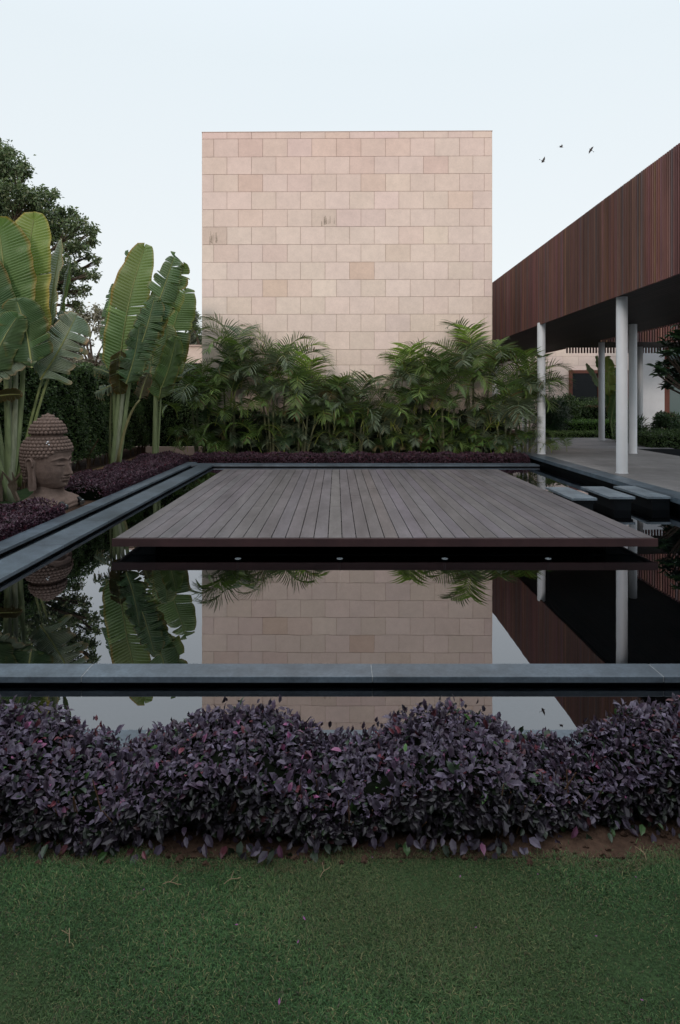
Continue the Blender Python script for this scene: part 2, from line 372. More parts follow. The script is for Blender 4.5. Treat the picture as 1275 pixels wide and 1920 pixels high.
# rain streaks: real dark lichen patches, very thin, on four blocks
def streak(px, py, w, h, n, seed, c):
    r = np.random.default_rng(seed); mb = MB()
    for i in range(n):
        x = (px - VX) / F * 16.1 - tl[0] + r.uniform(-w, w); z = CZ + (VY - py) / F * 16.1 + r.uniform(-h * .2, h * .2)
        hh = h * r.uniform(.4, 1); ww = r.uniform(.008, .022)
        mb.add([[x - ww, -.0225, z], [x + ww, -.0225, z], [x + ww * .5, -.0225, z + hh], [x - ww * .5, -.0225, z + hh]], [(0, 1, 2, 3)])
    mb.build('lichen_streak', c, tw)
M['lichen'] = mat('lichen', (.44, .36, .30), .9, .1, noise=[(30, .3, 4)])
M['lichen2'] = mat('brown_stain', (.44, .30, .20), .9, .1, noise=[(30, .2, 4)])
streak(614, 421, .20, .26, 9, 2, M['lichen']); streak(396, 455, .16, .30, 8, 4, M['lichen'])

# low wing seen left of the tower, and the buildings right at the back
lw = empty('low_stone_wing', (-6.2, 19.5, 0), 'low pale stone wing with a flat roof just left of the tower', 'building')
mb = MB(); zt = CZ + (VY - 650) / F * 19.5; mb.box(-1.5, 3.2, 0, 4, 0, zt); mb.build('wall', M['sandstone'], lw)
mb = MB(); mb.box(-1.55, 3.15, -.06, 4, zt + .002, zt + .06); mb.build('roof_edge', M['cap'], lw)
mb = MB(); mb.box(.6, 1.95, -.03, .05, .9, CZ + (VY - 681) / F * 19.5); mb.build('window', M['glass'], lw)

BD = 30.0
hb = empty('stone_house', (8, BD, 0), 'pale stone block house with a red wooden window behind the covered walkway', 'building')
rw = [6.2 - .485 * i for i in range(13)] + [0]
x0 = P(1066, 0, BD)[0] - 8; x1 = P(1180, 0, BD)[0] - 8; wz = CZ + (VY - 700) / F * BD; wb = CZ + (VY - 760) / F * BD
mb = MB(); mb.box(0, 9.4, .001, 8, 0, 6.2); mb.build('core_wall', M['joint'], hb)
mb = MB(); clad(mb, 9.4, rw, .8, 0, 12); mb.build('cladding', M['sandstone'], hb)
wn = MB()
for a, c in ((x0, x0 + .16), (x0 + 1.45, x0 + 1.65), (x1 - .16, x1)): wn.box(a, c, -.12, -.03, wb, wz)
wn.box(x0, x1, -.13, -.03, wz, wz + .16); wn.box(x0, x1, -.13, -.03, wb - .12, wb)
wo = wn.build('window_frame', M['woodframe'], hb)
wn = MB(); wn.box(x0 + .165, x0 + 1.445, -.06, -.04, wb + .005, wz - .005); wn.box(x0 + 1.655, x1 - .165, -.06, -.04, wb + .005, wz - .005); wn.build('window_glass', M['glass'], hb)
wl = empty('white_house', (12.3, 24, 0), 'white plastered house with red wood door post and glass at right edge', 'building')
xa = P(1200, 0, 24)[0] - 12.3; xb = P(1246, 0, 24)[0] - 12.3
mb = MB(); mb.box(xa, xb, 0, .8, 0, 6.0); mb.box(xb, 9, .5, .8, 0, 6.0); mb.box(xb + .002, 9, 0, .5, 4.2, 5.998); mb.build('wall', M['whitewall'], wl)
mb = MB(); mb.box(xb + .004, xb + .22, .02, .2, 0, 4.19); mb.box(xb + 2.2, xb + 2.4, .02, .2, 0, 4.19); mb.box(xb + .221, xb + 2.19, .02, .2, 4.0, 4.19); mb.build('door_frame', M['woodframe'], wl)
mb = MB(); mb.box(xb + .23, xb + 2.19, .08, .1, 0, 3.99); mb.build('glass_door', M['curtain'], wl)

# ------------------------------------------------------------------ covered walkway
FX = 5.15; FZ0 = CZ + .366 * FX; FZ1 = CZ + .747 * FX; IX = 8.6; WY0, WY1 = 19.2, 22.06
cw = empty('covered_walkway', (6.9, 15, 0), 'raised covered walkway with dark red vertical timber slat sides on white columns', 'walkway')
def slatrow(mb, run, a0, a1, b, z0, z1, pitch=.06, w=.036, t=.045, seed=1):
    r = np.random.default_rng(seed); n = int((a1 - a0) / pitch); drift = 1.0
    for i in range(n):
        a = a0 + i * pitch
        drift = .93 * drift + .07 * 1.0 + r.normal() * .05
        k = max(.5, drift * (1 + r.normal() * .14)); gr = r.random()
        c = np.array([k, k * (1 + .10 * r.normal()), k * (1 + .14 * r.normal())])
        if gr < .12: c = np.array([.85, 1.35, 1.7]) * k * .9
        if gr > .96: c *= (1.5, 1.5, 1.4)
        dz = r.normal() * .001
        if run == 'y': mb.box(b, b + t, a, a + w, z0 + dz, z1 + dz, c)
        else: mb.box(a, a + w, b, b + t, z0 + dz, z1 + dz, c)
YE = 31.5; YS = 4.5
mb = MB(); slatrow(mb, 'y', YS, YE, FX, FZ0, FZ1); rel(mb, cw).build('outer_slats', M['slat'], cw)
mb = MB(); slatrow(mb, 'y', YS, WY0 - .1, IX, FZ0, FZ1, .12, .05, seed=2); rel(mb, cw).build('inner_slats', M['slat'], cw); mb = MB(); slatrow(mb, 'y', WY1 + .05, YE, IX, FZ0, FZ1, .12, .05, seed=3); rel(mb, cw).build('inner_slats', M['slat'], cw)
mb = MB(); slatrow(mb, 'x', IX + .05, 19, WY0, FZ0 - .02, FZ1, .085, .045, seed=4); rel(mb, cw).build('wing_slats', M['slat'], cw)
mb = MB(); slatrow(mb, 'x', IX + .05, 19, WY1, FZ0 - .16, FZ1, .11, .05, seed=5); rel(mb, cw).build('wing_rear_slats', M['slat'], cw)
mb = MB(); mb.box(FX + .08, FX + .12, YS, YE, FZ0 + .06, FZ1 - .05); mb.box(IX - .06, IX - .02, YS, YE, FZ0 + .06, FZ1 - .05, (.6, .6, .6)); mb.box(IX - .015, 19, WY0 + .07, WY0 + .11, FZ0 + .06, FZ1 - .05); mb.box(IX - .015, 19, WY1 - .1, WY1 - .06, FZ0 + .06, FZ1 - .05)
rel(mb, cw).build('backing_panel', M['soffit'], cw)
mb = MB(); x = FX + .13; k = 0
while x < IX - .08: mb.box(x, x + .085, YS, YE, FZ0 + .035, FZ0 + .055, np.ones(3) * (1 + rng.normal() * .15)); x += .095
y = WY0 + .12
while y < WY1 - .12: mb.box(IX, 19, y, y + .085, FZ0 + .035, FZ0 + .055, np.ones(3) * (1 + rng.normal() * .15)); y += .095
rel(mb, cw).build('soffit_boards', M['soffit'], cw)
mb = MB(); mb.box(FX + .125, IX - .065, YS, YE, FZ1 - .3, FZ1 - .1); mb.box(IX - .01, 19, WY0 + .115, WY1 - .105, FZ1 - .3, FZ1 - .1); rel(mb, cw).build('roof', M['roofg'], cw)
cols = [(1166, 11.08, 'nearest white column, right of the stepping slabs'), (1015, 14.95, 'white column beside the palm at the pool corner'), (1186.5, 15.1, 'white column just right of the nearest column'),
        (1128, 20.0, 'grey shaded column beside the low lime hedge'), (928, 19.7, 'dark column hidden among palms at the tower corner'), (984, 23.7, 'thin far column rising among the palm fronds'), (1200, 21.6, 'far pale column in front of the white house')]
for xp, D, lb in cols:
    p = P(xp, 0, D); r_ = .1 if D != 11.08 else .1
    o = empty('column', (p[0], D, PZ), 'round ' + lb, 'column', 'round columns under the covered walkway')
    mb = MB(); mb.tube([[0, 0, .012], [0, 0, 1.5], [0, 0, FZ0 + .05 - PZ]], [r_] * 3, 28); mb.build('shaft', M['column'], o, smooth=True)
    bpy.data.objects[o.children[0].name].modifiers.new('es', 'EDGE_SPLIT')
    mb = MB(); mb.tube([[0, 0, .0], [0, 0, .011]], [r_ + .012] * 2, 28); mb.build('base_ring', M['column'], o)

# ------------------------------------------------------------------ lawn with blades
mb = MB(); sx = np.linspace(-14, 14, 120); sy = np.linspace(-10, 2.04, 60)
V = np.array([[x, y, .001] for y in sy for x in sx])
def hedge_front(x):     # front line of the big purple hedge (world y)
    return 2.09 + .10 / (1 + np.exp(-(x - .75) * 7)) + .015 * np.sin(x * 9)
mb.add(V, [(j * 120 + i, j * 120 + i + 1, (j + 1) * 120 + i + 1, (j + 1) * 120 + i) for j in range(59) for i in range(119)])
mb.build('lawn', M['lawn'], kind='structure')
sheet('soil_strip', -14, 14, 2.045, 2.6, .0015, M['soil'], kind='structure')
n = 380000
gx = rng.uniform(-1.9, 1.9, n); gy = rng.uniform(1.15, 2.16, n)
edge = 2.05 + .02 * np.sin(gx * 5) + .015 * np.sin(gx * 17 + 1) + .05 * (gx > .8) * (gx - .8)
keep = gy < edge + rng.exponential(.012, n); gx = gx[keep]; gy = gy[keep]; edge = edge[keep]; n = len(gx)
patch = np.sin(gx * 3.1 + gy * 5) * .5 + np.sin(gx * 7.3 - gy * 9 + 1) * .3 + np.sin(gx * 17 + gy * 13) * .2
keep = rng.random(n) < .85 + .3 * patch; gx = gx[keep]; gy = gy[keep]; patch = patch[keep]; edge = edge[keep]; n = len(gx)
az = rng.uniform(0, 2 * math.pi, n); lean = rng.uniform(.6, 1.55, n); ln = rng.uniform(.006, .017, n) * (1 + .45 * patch)
wd = rng.uniform(.0006, .0012, n)
dh = np.stack([np.cos(az), np.sin(az), np.zeros(n)], 1); sd = np.stack([-np.sin(az), np.cos(az), np.zeros(n)], 1)
b0 = np.stack([gx, gy, np.full(n, .0)], 1); up = np.array([0, 0, 1.])
m1 = b0 + dh * (ln * .45 * np.sin(lean))[:, None] + up * (ln * .6 * np.cos(lean * .6))[:, None]
tp = m1 + dh * (ln * .65 * np.sin(lean * 1.2))[:, None] + up * (ln * .4 * np.cos(lean))[:, None]
V = np.stack([b0 - sd * wd[:, None], b0 + sd * wd[:, None], m1 + sd * wd[:, None] * .8, m1 - sd * wd[:, None] * .8, tp], 1)
gc = palette(n, [(.045, .102, .037), (.064, .126, .044), (.033, .080, .032), (.19, .18, .09), (.10, .08, .06)], [.40, .28, .18, .09, .05], .30)
dry = (gy > edge - .05) & (rng.random(n) < .45); gc[dry] = np.array([.12, .10, .055]) * rng.uniform(.5, 1.2, (dry.sum(), 1))
gc *= (1 + .30 * patch)[:, None]; yel = np.clip(np.sin(gx * 2.3 + 1) * np.sin(gy * 4.1 + gx) - .1, 0, 1)[:, None]; gc = gc * (1 - yel * .45) + np.array([.13, .125, .06]) * yel * .45
off = (np.arange(n) * 5)[:, None]
obj('grass', raw_mesh('grass', V.reshape(-1, 3), [off + np.array([[0, 1, 2, 3]]), off + np.array([[3, 2, 4]])], M['grass'], np.repeat(gc, 5, 0)), label='short dark green lawn grass in front of the purple hedge', kind='stuff')
# petals and twigs on the lawn
for i, (x, y, s) in enumerate(((447, 1743, 1), (573, 1736, 1.1), (557, 1780, .8), (523, 1897, 1.2), (862, 1655, .7), (890, 1750, .6), (1010, 1648, .7), (1195, 1655, .7), (700, 1618, .6), (1115, 1765, .7), (268, 1680, .6), (1200, 1885, .8))):
    D = CZ * F / (y - VY); p = P(x, y, D); q = s * .0065
    a = rng.uniform(0, 6); pts = np.array([[0, 0, 0], [q, .45 * q, .3 * q], [1.9 * q, 0, .7 * q], [q, -.45 * q, .3 * q], [q, 0, 0]])
    Rm = np.array([[math.cos(a), -math.sin(a), 0], [math.sin(a), math.cos(a), 0], [0, 0, 1]])
    me = raw_mesh('fallen_petal', pts @ Rm.T, [np.array([[0, 4, 1], [4, 2, 1], [0, 3, 4], [4, 3, 2]])], M['petal'])
    o = obj('fallen_petal', me, label='tiny pink purple petal lying on the dark lawn', cat='petal', group='pink petals fallen on the lawn'); o.location = (p[0], p[1], .017)
for i, (x, y, an) in enumerate(((600, 1655, 1.0), (305, 1668, .1), (130, 1780, 2.0), (420, 1668, .6), (1212, 1622, 1.4))):
    D = CZ * F / (y - VY); p = P(x, y, D); mb = MB(); c, s_ = math.cos(an), math.sin(an)
    t = np.linspace(0, 1, 6); pts = np.stack([t * .06 * c, t * .06 * s_, .004 + .006 * np.sin(t * 5)], 1); mb.tube(pts, .0012, 5)
    mb.tube(pts[2] + np.stack([t * .03 * math.cos(an + .8), t * .03 * math.sin(an + .8), t * .004], 1), .0009, 5)
    o = mb.build('dry_twig', M['straw'], label=['forked dry twig on the lawn near the middle', 'short pale dry twig on the lawn, left of the middle', 'orange brown dry twig on the lawn at far left', 'pale dry twig on the lawn close to the hedge soil', 'upright pale twig in the soil at far right'][i], cat='twig', group='dry twigs on the lawn'); o.location = (p[0], p[1], .014)
# soil clods
mb = MB()
for i in range(240):
    x = rng.uniform(-1.8, 1.8); y = rng.uniform(2.01, 2.2); r_ = rng.uniform(.003, .012)
    v = rdir(7) * r_ * rng.uniform(.6, 1.2, (7, 1)) + [x, y, r_ * .3 - .005]
    mb.tube([[x - r_, y, .002 + r_ * .2], [x, y + r_ * .2, .002 + r_ * .5], [x + r_, y, .002]], [r_ * .5, r_, r_ * .4], 5)
mb.build('soil_crumbs', M['soil'], label='loose reddish soil crumbs at the foot of the purple hedge', kind='stuff')

# ------------------------------------------------------------------ purple hedge in front
HB = 2.56
def hedge_top(x):
    xs = [-3, -2.3, -1.75, -1.25, -.90, -.5, -.28, -.05, .12, .38, .6, .80, 1.0, 1.22, 1.5, 1.9, 2.4, 3]
    zs = [.27, .18, .27, .285, .130, .270, .285, .170, .165, .285, .262, .145, .145, .27, .290, .17, .27, .27]
    return np.interp(x, xs, zs) + .012
PCOL = [(.046, .036, .056), (.036, .024, .040), (.062, .050, .078), (.075, .020, .028), (.020, .034, .020), (.03, .07, .018), (.20, .06, .14), (.11, .04, .08)]
hg = empty('purple_hedge', (0, 2.3, 0), 'wavy clipped hedge of glossy dark purple leaves across the foreground', 'hedge')
def surf(n, kind):
    x = rng.uniform(-2.7, 2.7, n); f = hedge_front(x); t = hedge_top(x) + .010 * np.sin(x * 31) + .008 * np.sin(x * 57)
    if kind == 'top':
        u = rng.uniform(0, 1, n); y = f + .03 + (HB - f - .06) * u
        z = t - (1 - u) ** 2.2 * .085 - np.clip(u - .8, 0, 1) * .12 + .016 * np.sin(x * 23 + y * 29) * np.sin(x * 11 - y * 17)
        nr = np.stack([-.5 * np.cos(x * 3), -.35 * (1 - u) + .1, np.ones(n)], 1)
    else:
        u = rng.uniform(0, 1, n) ** .85; z = .03 + (t - .115) * u; y = f - .02 * np.sin(u * 3) + .05 * (1 - u) ** 2 + .025 * np.sin(x * 13 + z * 30) * np.sin(x * 29 - z * 21) + .09 * np.clip(u - .6, 0, 1)
        nr = np.stack([.3 * np.sin(x * 13), -np.ones(n), .25 + .3 * u], 1)
    return np.stack([x, y, z], 1), nr / np.linalg.norm(nr, axis=1)[:, None], u
pos = []; nrm = []; ax = []; ln = []; cl = []
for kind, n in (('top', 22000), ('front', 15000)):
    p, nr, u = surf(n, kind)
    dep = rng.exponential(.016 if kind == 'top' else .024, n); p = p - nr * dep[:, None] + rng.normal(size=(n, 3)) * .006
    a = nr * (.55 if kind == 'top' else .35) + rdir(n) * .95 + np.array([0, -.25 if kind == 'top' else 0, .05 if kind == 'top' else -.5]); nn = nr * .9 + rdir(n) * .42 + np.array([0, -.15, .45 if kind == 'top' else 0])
    c = palette(n, PCOL, [.34, .32, .20, .03, .05, .006, .004, .015] if kind == 'top' else [.29, .34, .08, .025, .17, .03, .001, .006], .25) * (1.55 if kind == 'top' else .36)  # front leaves tinted darker, top leaves lighter: shade and skylight painted in
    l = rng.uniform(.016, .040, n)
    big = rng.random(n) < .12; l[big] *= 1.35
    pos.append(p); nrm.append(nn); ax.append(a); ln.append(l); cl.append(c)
n = 900; x = rng.uniform(-2.7, 2.7, n)   # tips that stick up along the back edge
p = np.stack([x, rng.uniform(2.35, HB, n), hedge_top(x) + rng.uniform(-.035, 0, n)], 1)
pos.append(p); nrm.append(rdir(n) + [0, -.6, .2]); ax.append(rdir(n) * .5 + [0, 0, 1]); ln.append(rng.uniform(.018, .040, n)); cl.append(palette(n, PCOL, [.3, .4, .17, .06, .03, .01, .0, .02]))
n = 420; x = rng.uniform(-2.5, 2.5, n); p = np.stack([x, hedge_front(x) + rng.uniform(-.05, .01, n), rng.uniform(.01, .07, n)], 1)
pos.append(p); nrm.append(rdir(n) * .4 + [0, -1, .6]); ax.append(rdir(n) * .6 + [0, -.3, -.6]); ln.append(rng.uniform(.025, .05, n)); cl.append(palette(n, PCOL, [.3, .2, .15, .04, .2, .06, .0, .02]))
pos, nrm, ax, ln, cl = map(np.concatenate, (pos, nrm, ax, ln, cl))
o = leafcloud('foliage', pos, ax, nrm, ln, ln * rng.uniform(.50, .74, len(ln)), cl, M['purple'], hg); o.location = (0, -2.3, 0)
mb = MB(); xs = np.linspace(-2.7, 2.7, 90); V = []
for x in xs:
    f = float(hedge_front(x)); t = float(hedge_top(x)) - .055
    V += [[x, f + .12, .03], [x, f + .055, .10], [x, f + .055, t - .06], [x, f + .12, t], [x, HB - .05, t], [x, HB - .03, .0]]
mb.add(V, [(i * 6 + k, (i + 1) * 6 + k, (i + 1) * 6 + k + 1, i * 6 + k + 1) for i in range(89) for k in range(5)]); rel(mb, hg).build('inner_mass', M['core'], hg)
mb = MB()
for i in range(120):
    x = rng.uniform(-2.5, 2.5); f = float(hedge_front(x)); a = np.array([x, f + rng.uniform(.02, .15), -.01]); bnd = a + [rng.normal() * .04, rng.normal() * .03 - .01, rng.uniform(.1, .22)]
    mb.tube([a, (a + bnd) / 2 + rng.normal(size=3) * .01, bnd], [.004, .003, .002], 5, (1.2, .9, .7))
rel(mb, hg).build('stems', M['bark'], hg, kind='stuff')

# ------------------------------------------------------------------ low purple borders (left, far end)
def border(name, label, x0, x1, y0, y1, h, n, size, edgew=.12, holes=(), rough=.05):
    x = rng.uniform(x0, x1, n); y = rng.uniform(y0, y1, n)
    e_ = np.minimum.reduce([x - x0, x1 - x, y - y0, y1 - y]); k = np.clip(e_ / edgew, 0, 1)
    z = h * (.45 + .55 * np.sin(k * math.pi / 2)) + rough * (np.sin(x * 9 + y * 4) * .5 + np.sin(y * 13 - x * 5) * .4 + np.sin(y * 3.1 + 1) * .4) - rng.exponential(.02, n)
    side = rng.random(n) < .3; z[side] = rng.uniform(0, 1, side.sum()) * h * .8
    x[side] = x1 - rng.exponential(.02, side.sum()) if y1 - y0 > x1 - x0 else x[side]
    if not (y1 - y0 > x1 - x0): y[side] = y0 + rng.exponential(.02, side.sum())
    pos = np.stack([x, y, z], 1); ok = np.ones(n, bool)
    for hx, hy, hr in holes: ok &= (x - hx) ** 2 + (y - hy) ** 2 > hr ** 2
    pos = pos[ok]; n = len(pos)
    o = empty(name, ((x0 + x1) / 2, (y0 + y1) / 2, 0), label, 'hedge', 'low purple borders round the pool')
    l = rng.uniform(.6, 1.2, n) * size
    lf = leafcloud('foliage', pos, rdir(n) + [0, -.1, .6], rdir(n) * .8 + [0, -.2, .6], l, l * .55, palette(n, [(.060, .028, .045), (.045, .018, .032), (.085, .045, .065), (.09, .02, .035)], [.4, .3, .2, .1], .3), M['purple'], o, simple=True)
    lf.location = -o.location
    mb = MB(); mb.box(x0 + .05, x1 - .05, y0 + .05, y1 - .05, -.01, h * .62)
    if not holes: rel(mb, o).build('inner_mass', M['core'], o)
    return o
border('purple_border', 'low purple leafed border left of the pool between statue and the far corner', -4.75, -3.67, 9.3, 14.6, .24, 26000, .04)
border('purple_border', 'low purple leafed border in front of the stone statue at far left', -5.0, -3.67, 5.2, 7.95, .22, 20000, .04, rough=.06)
border('purple_border', 'low purple leafed border under the palms at the far end of the pool', -3.6, 4.75, 14.42, 15.0, .22, 22000, .04)

# ------------------------------------------------------------------ clipped green hedges
GCOL = [(.045, .080, .028), (.065, .115, .038), (.028, .055, .022), (.10, .15, .05)]
def box_hedge(name, label, x0, x1, y0, y1, z0, z1, dens, size, cols=GCOL, probs=(.4, .3, .2, .1), cat='hedge', group=None, faces='lftb', wob=.08):
    o = empty(name, ((x0 + x1) / 2, (y0 + y1) / 2, z0), label, cat, group)
    P_ = []; N_ = []
    def add(n, f):
        u, v = rng.random(n), rng.random(n)
        if f == 'r': p = np.stack([np.full(n, x1), y0 + u * (y1 - y0), z0 + v * (z1 - z0)], 1); nn = (1, 0, 0)
        if f == 'l': p = np.stack([np.full(n, x0), y0 + u * (y1 - y0), z0 + v * (z1 - z0)], 1); nn = (-1, 0, 0)
        if f == 'f': p = np.stack([x0 + u * (x1 - x0), np.full(n, y0), z0 + v * (z1 - z0)], 1); nn = (0, -1, 0)
        if f == 't': p = np.stack([x0 + u * (x1 - x0), y0 + v * (y1 - y0), np.full(n, z1)], 1); nn = (0, 0, 1)
        nn = np.tile(nn, (n, 1)).astype(float)
        s = p[:, 0] + p[:, 1]
        w_ = wob * (np.sin(s * 5 + p[:, 2] * 3) * .5 + np.sin(s * 11 - p[:, 2] * 9 + 1) * .3 + np.sin(p[:, 2] * 17 + s * 23) * .25)
        p = p + nn * (w_ - rng.exponential(.035, n))[:, None]
        P_.append(p); N_.append(nn)
    ar = {'r': (y1 - y0) * (z1 - z0), 'l': (y1 - y0) * (z1 - z0), 'f': (x1 - x0) * (z1 - z0), 't': (x1 - x0) * (y1 - y0)}
    for f in faces:
        if f in ar: add(int(ar[f] * dens), f)
    p = np.concatenate(P_); nn = np.concatenate(N_); n = len(p); l = rng.uniform(.6, 1.3, n) * size
    lf = leafcloud('foliage', p, rdir(n) + nn * .5 + [0, 0, -.2], rdir(n) * .8 + nn * .6 + [0, 0, .5], l, l * .55, palette(n, cols, probs, .3), M['leaf'], o, simple=True); lf.location = -o.location
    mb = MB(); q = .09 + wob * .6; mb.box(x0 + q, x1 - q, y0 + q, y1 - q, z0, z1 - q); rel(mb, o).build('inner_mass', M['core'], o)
    return o
hw = box_hedge('tall_hedge', 'tall dark green clipped hedge running along the left side behind the statue', -7.0, -5.6, 6.5, 19.5, .25, 2.35, 1500, .055, faces='rt')
mb = MB()
for i in range(60):
    y = rng.uniform(7, 19); x = rng.uniform(-6.0, -5.62); mb.tube([[x, y, -.02], [x + rng.normal() * .05, y + rng.normal() * .05, .35], [x + rng.normal() * .08, y, .7]], [.02, .015, .01], 6, (1.3, 1.1, .9))
rel(mb, hw).build('trunks', M['bark'], hw, kind='stuff')
box_hedge('tall_hedge', 'tall dark hedge at the far left corner behind the narrow travellers palm', -5.6, -2.5, 17.6, 18.6, 0, 2.45, 1300, .055, faces='ft')
mb = MB(); mb.box(-5.5, -3.7, 16.9, 17.05, -.02, .22); mb.build('brick_edging', M['cap'], label='low brown masonry edging at the foot of the far left hedge', cat='edging')
sheet('grass_verge', -5.6, -4.76, 8.5, 14.5, -.008, M['lawn'], kind='structure')
sheet('straw_mulch', -5.55, -4.95, 10.5, 17, -.003, mat('mulch', (.14, .085, .05), .9, .1, noise=[(4, .3, 5), (40, .4, 5)], bump=(40, .8, .02)), kind='structure')

# right-hand garden behind the walkway
LIME = [(.09, .19, .04), (.15, .28, .06), (.06, .13, .04)]
box_hedge('low_hedge', 'low box hedge with pale lime top beside the paving', 7.9, 9.75, 21.3, 22.0, .0, .40, 1400, .05, [(.10, .18, .05), (.24, .32, .14), (.06, .11, .03)], (.4, .35, .25), faces='lft', wob=.03, group='low clipped hedges behind the walkway')
box_hedge('low_hedge', 'bright lime hedge in the row behind the lowest hedge', 8.3, 12.0, 23.2, 24.0, .0, .74, 900, .06, LIME, (.4, .35, .25), faces='lft', wob=.05, group='low clipped hedges behind the walkway')
box_hedge('hedge', 'rounded dark olive hedge under the red framed window', 9.6, 14.6, 25.5, 27, .0, 1.45, 800, .07, GCOL, (.4, .3, .1, .2), faces='lft', wob=.22)
box_hedge('hedge', 'dark hedge along the back kerb of the side pool at right edge', 9.0, 15, 16.75, 17.9, .0, .62, 1200, .06, faces='lft', wob=.10)

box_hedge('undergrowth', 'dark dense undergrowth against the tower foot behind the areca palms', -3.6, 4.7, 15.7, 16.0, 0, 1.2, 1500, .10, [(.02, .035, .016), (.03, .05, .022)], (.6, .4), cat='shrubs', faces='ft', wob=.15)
# ------------------------------------------------------------------ bushes (round)
def bush(name, label, c, r, n, size, cols, probs, cat='bush', group=None, asp=.5, m='leaf', spiky=0):
    o = empty(name, (c[0], c[1], 0), label, cat, group); k = 14
    cc = rdir(k) * np.array(r) * .55 + c; cr = rng.uniform(.35, .6, k) * min(r)
    i = rng.integers(0, k, n); d_ = rdir(n); p = cc[i] + d_ * (cr[i] * rng.uniform(.7, 1.08, n))[:, None]; p[:, 2] = np.abs(p[:, 2])
    l = rng.uniform(.6, 1.3, n) * size
    lf = leafcloud('foliage', p, rdir(n) * (1 - spiky) + d_ * (.4 + spiky) + [0, 0, -.1], rdir(n) * .6 + [0, -.2, .8], l, l * asp, palette(n, cols, probs, .3), M[m], o, simple=True); lf.location = -o.location
    mb = MB()
    for j in range(5): mb.tube([[0, 0, -.01], [rng.normal() * .05, rng.normal() * .05, c[2] * .5], list((cc[j] - c) * .8 + [0, 0, c[2]])], [.03, .02, .008], 6)
    mb.build('stems', M['bark'], o); return o
bush('bush', 'dark spiky leaved bush behind the column near the palms', np.array([8.15, 22.6, .95]), (.75, .6, .95), 5000, .22, [(.012, .035, .018), (.02, .05, .02), (.03, .07, .025)], [.4, .4, .2], asp=.1, spiky=.4, group='bushes behind the walkway')
bush('bush', 'loose olive bush left of the red framed window', np.array([9.6, 24.8, 1.05]), (.9, .6, .9), 4000, .10, GCOL, [.3, .3, .1, .3], group='bushes behind the walkway')
bush('bush', 'strappy dark green bush between the shaded column and the nearest column', np.array([9.55, 18.9, .5]), (.5, .4, .5), 2600, .25, [(.02, .05, .015), (.035, .08, .02)], [.5, .5], asp=.12, spiky=.5, group='bushes behind the walkway')
bush('bush', 'pale cream and pink leaved bush before the white house wall', np.array([11.6, 20.5, .75]), (.5, .4, .35), 1600, .09, [(.20, .16, .09), (.14, .10, .07), (.06, .08, .04)], [.4, .3, .3], group='bushes behind the walkway')
bush('bush', 'loose green shrub below the big leaved tree at the right edge', np.array([10.3, 18.2, .75]), (.75, .4, .5), 2600, .10, [(.03, .06, .03), (.05, .09, .04)], [.5, .5], group='bushes behind the walkway')

# ------------------------------------------------------------------ areca palms
def frond_mesh(seed, L_=1.5, arch=1.0, tint=(.030, .060, .022), leafl=.44, n=34, wilt=0):
    r = np.random.default_rng(seed); mb_v = []; fq = []; ft = []; cv = []; k = 0
    T = np.linspace(0, 1, 24); ang = R(6) + arch * 2.3 * T ** 2.1          # angle from vertical
    dx = np.sin(ang); dz = np.cos(ang); px = np.concatenate([[0], np.cumsum(dx[:-1])]) / 24 * L_; pz = np.concatenate([[0], np.cumsum(dz[:-1])]) / 24 * L_
    spine = np.stack([px, .03 * np.sin(T * 3 + seed), pz], 1)
    tang = np.stack([dx, 0 * dx, dz], 1)
    mb = MB(); mb.tube(spine, np.linspace(.014, .003, 24), 5, np.array(tint) * (2.2, 1.7, 1.2))
    for i in range(n):
        t = .22 + .78 * (i + .5) / n
        idx = t * 23; a = int(idx); f_ = idx - a; a2 = min(a + 1, 23); p = spine[a] * (1 - f_) + spine[a2] * f_; tg = tang[a]
        nr = np.array([-tg[2], 0, tg[0]])       # upper side of the frond (concave out)
        le = leafl * math.sin(math.pi * (.14 + .80 * (t - .2) / .8)) ** .7 * r.uniform(.85, 1.1)
        for s in (-1, 1):
            if r.random() < .04: continue
            o_ = np.array([0, s, 0])
            fwd = .35 + .9 * ((t - .2) / .8) ** 1.6
            d0 = o_ * 1.0 + tg * fwd - nr * (-.42 + r.normal() * .10); d0 /= np.linalg.norm(d0)
            g = np.array([.10, 0, -1.]) * (.40 + r.uniform(0, .3) + wilt)
            pts = [p]; dd = d0
            for q in range(3):
                pts.append(pts[-1] + dd * le / 3); dd = dd + g * .38; dd /= np.linalg.norm(dd)
            wv = np.cross(d0, nr); wv /= np.linalg.norm(wv) + 1e-9; wv = wv * .8 + nr * .2 * s; wd_ = .0185 * r.uniform(.8, 1.2)
            c = np.array(tint) * (1 + r.normal() * .2)
            vv = [pts[0] - wv * wd_ * .5, pts[0] + wv * wd_ * .5, pts[1] - wv * wd_, pts[1] + wv * wd_, pts[2] - wv * wd_ * .75, pts[2] + wv * wd_ * .75, pts[3]]
            if r.random() < .05: c = np.array([.10, .075, .03])
            mb.add(vv, [(0, 1, 3, 2), (2, 3, 5, 4), (4, 5, 6)], np.clip(c, 0, 1))
    return mb.mesh('frond', M['palm'])
FR = {'up': [], 'arch': [], 'low': [], 'dry': []}
G1 = (.080, .130, .046); G2 = (.125, .190, .055); G3 = (.115, .150, .095); G4 = (.20, .31, .06); G5 = (.045, .078, .038)
for i in range(5): FR['up'].append(frond_mesh(i, 1.75, .62 + .12 * i, (G2, G1, G4, G3, G2)[i], .62, 27))
for i in range(6): FR['arch'].append(frond_mesh(10 + i, 1.5, .95 + .08 * i, (G1, G2, G3, G1, G3, G2)[i], .58, 26))
for i in range(6): FR['low'].append(frond_mesh(20 + i, 1.25, 1.1 + .08 * i, (G1, G3, (.10, .18, .045), G5, G3, G2)[i], .50, 24))
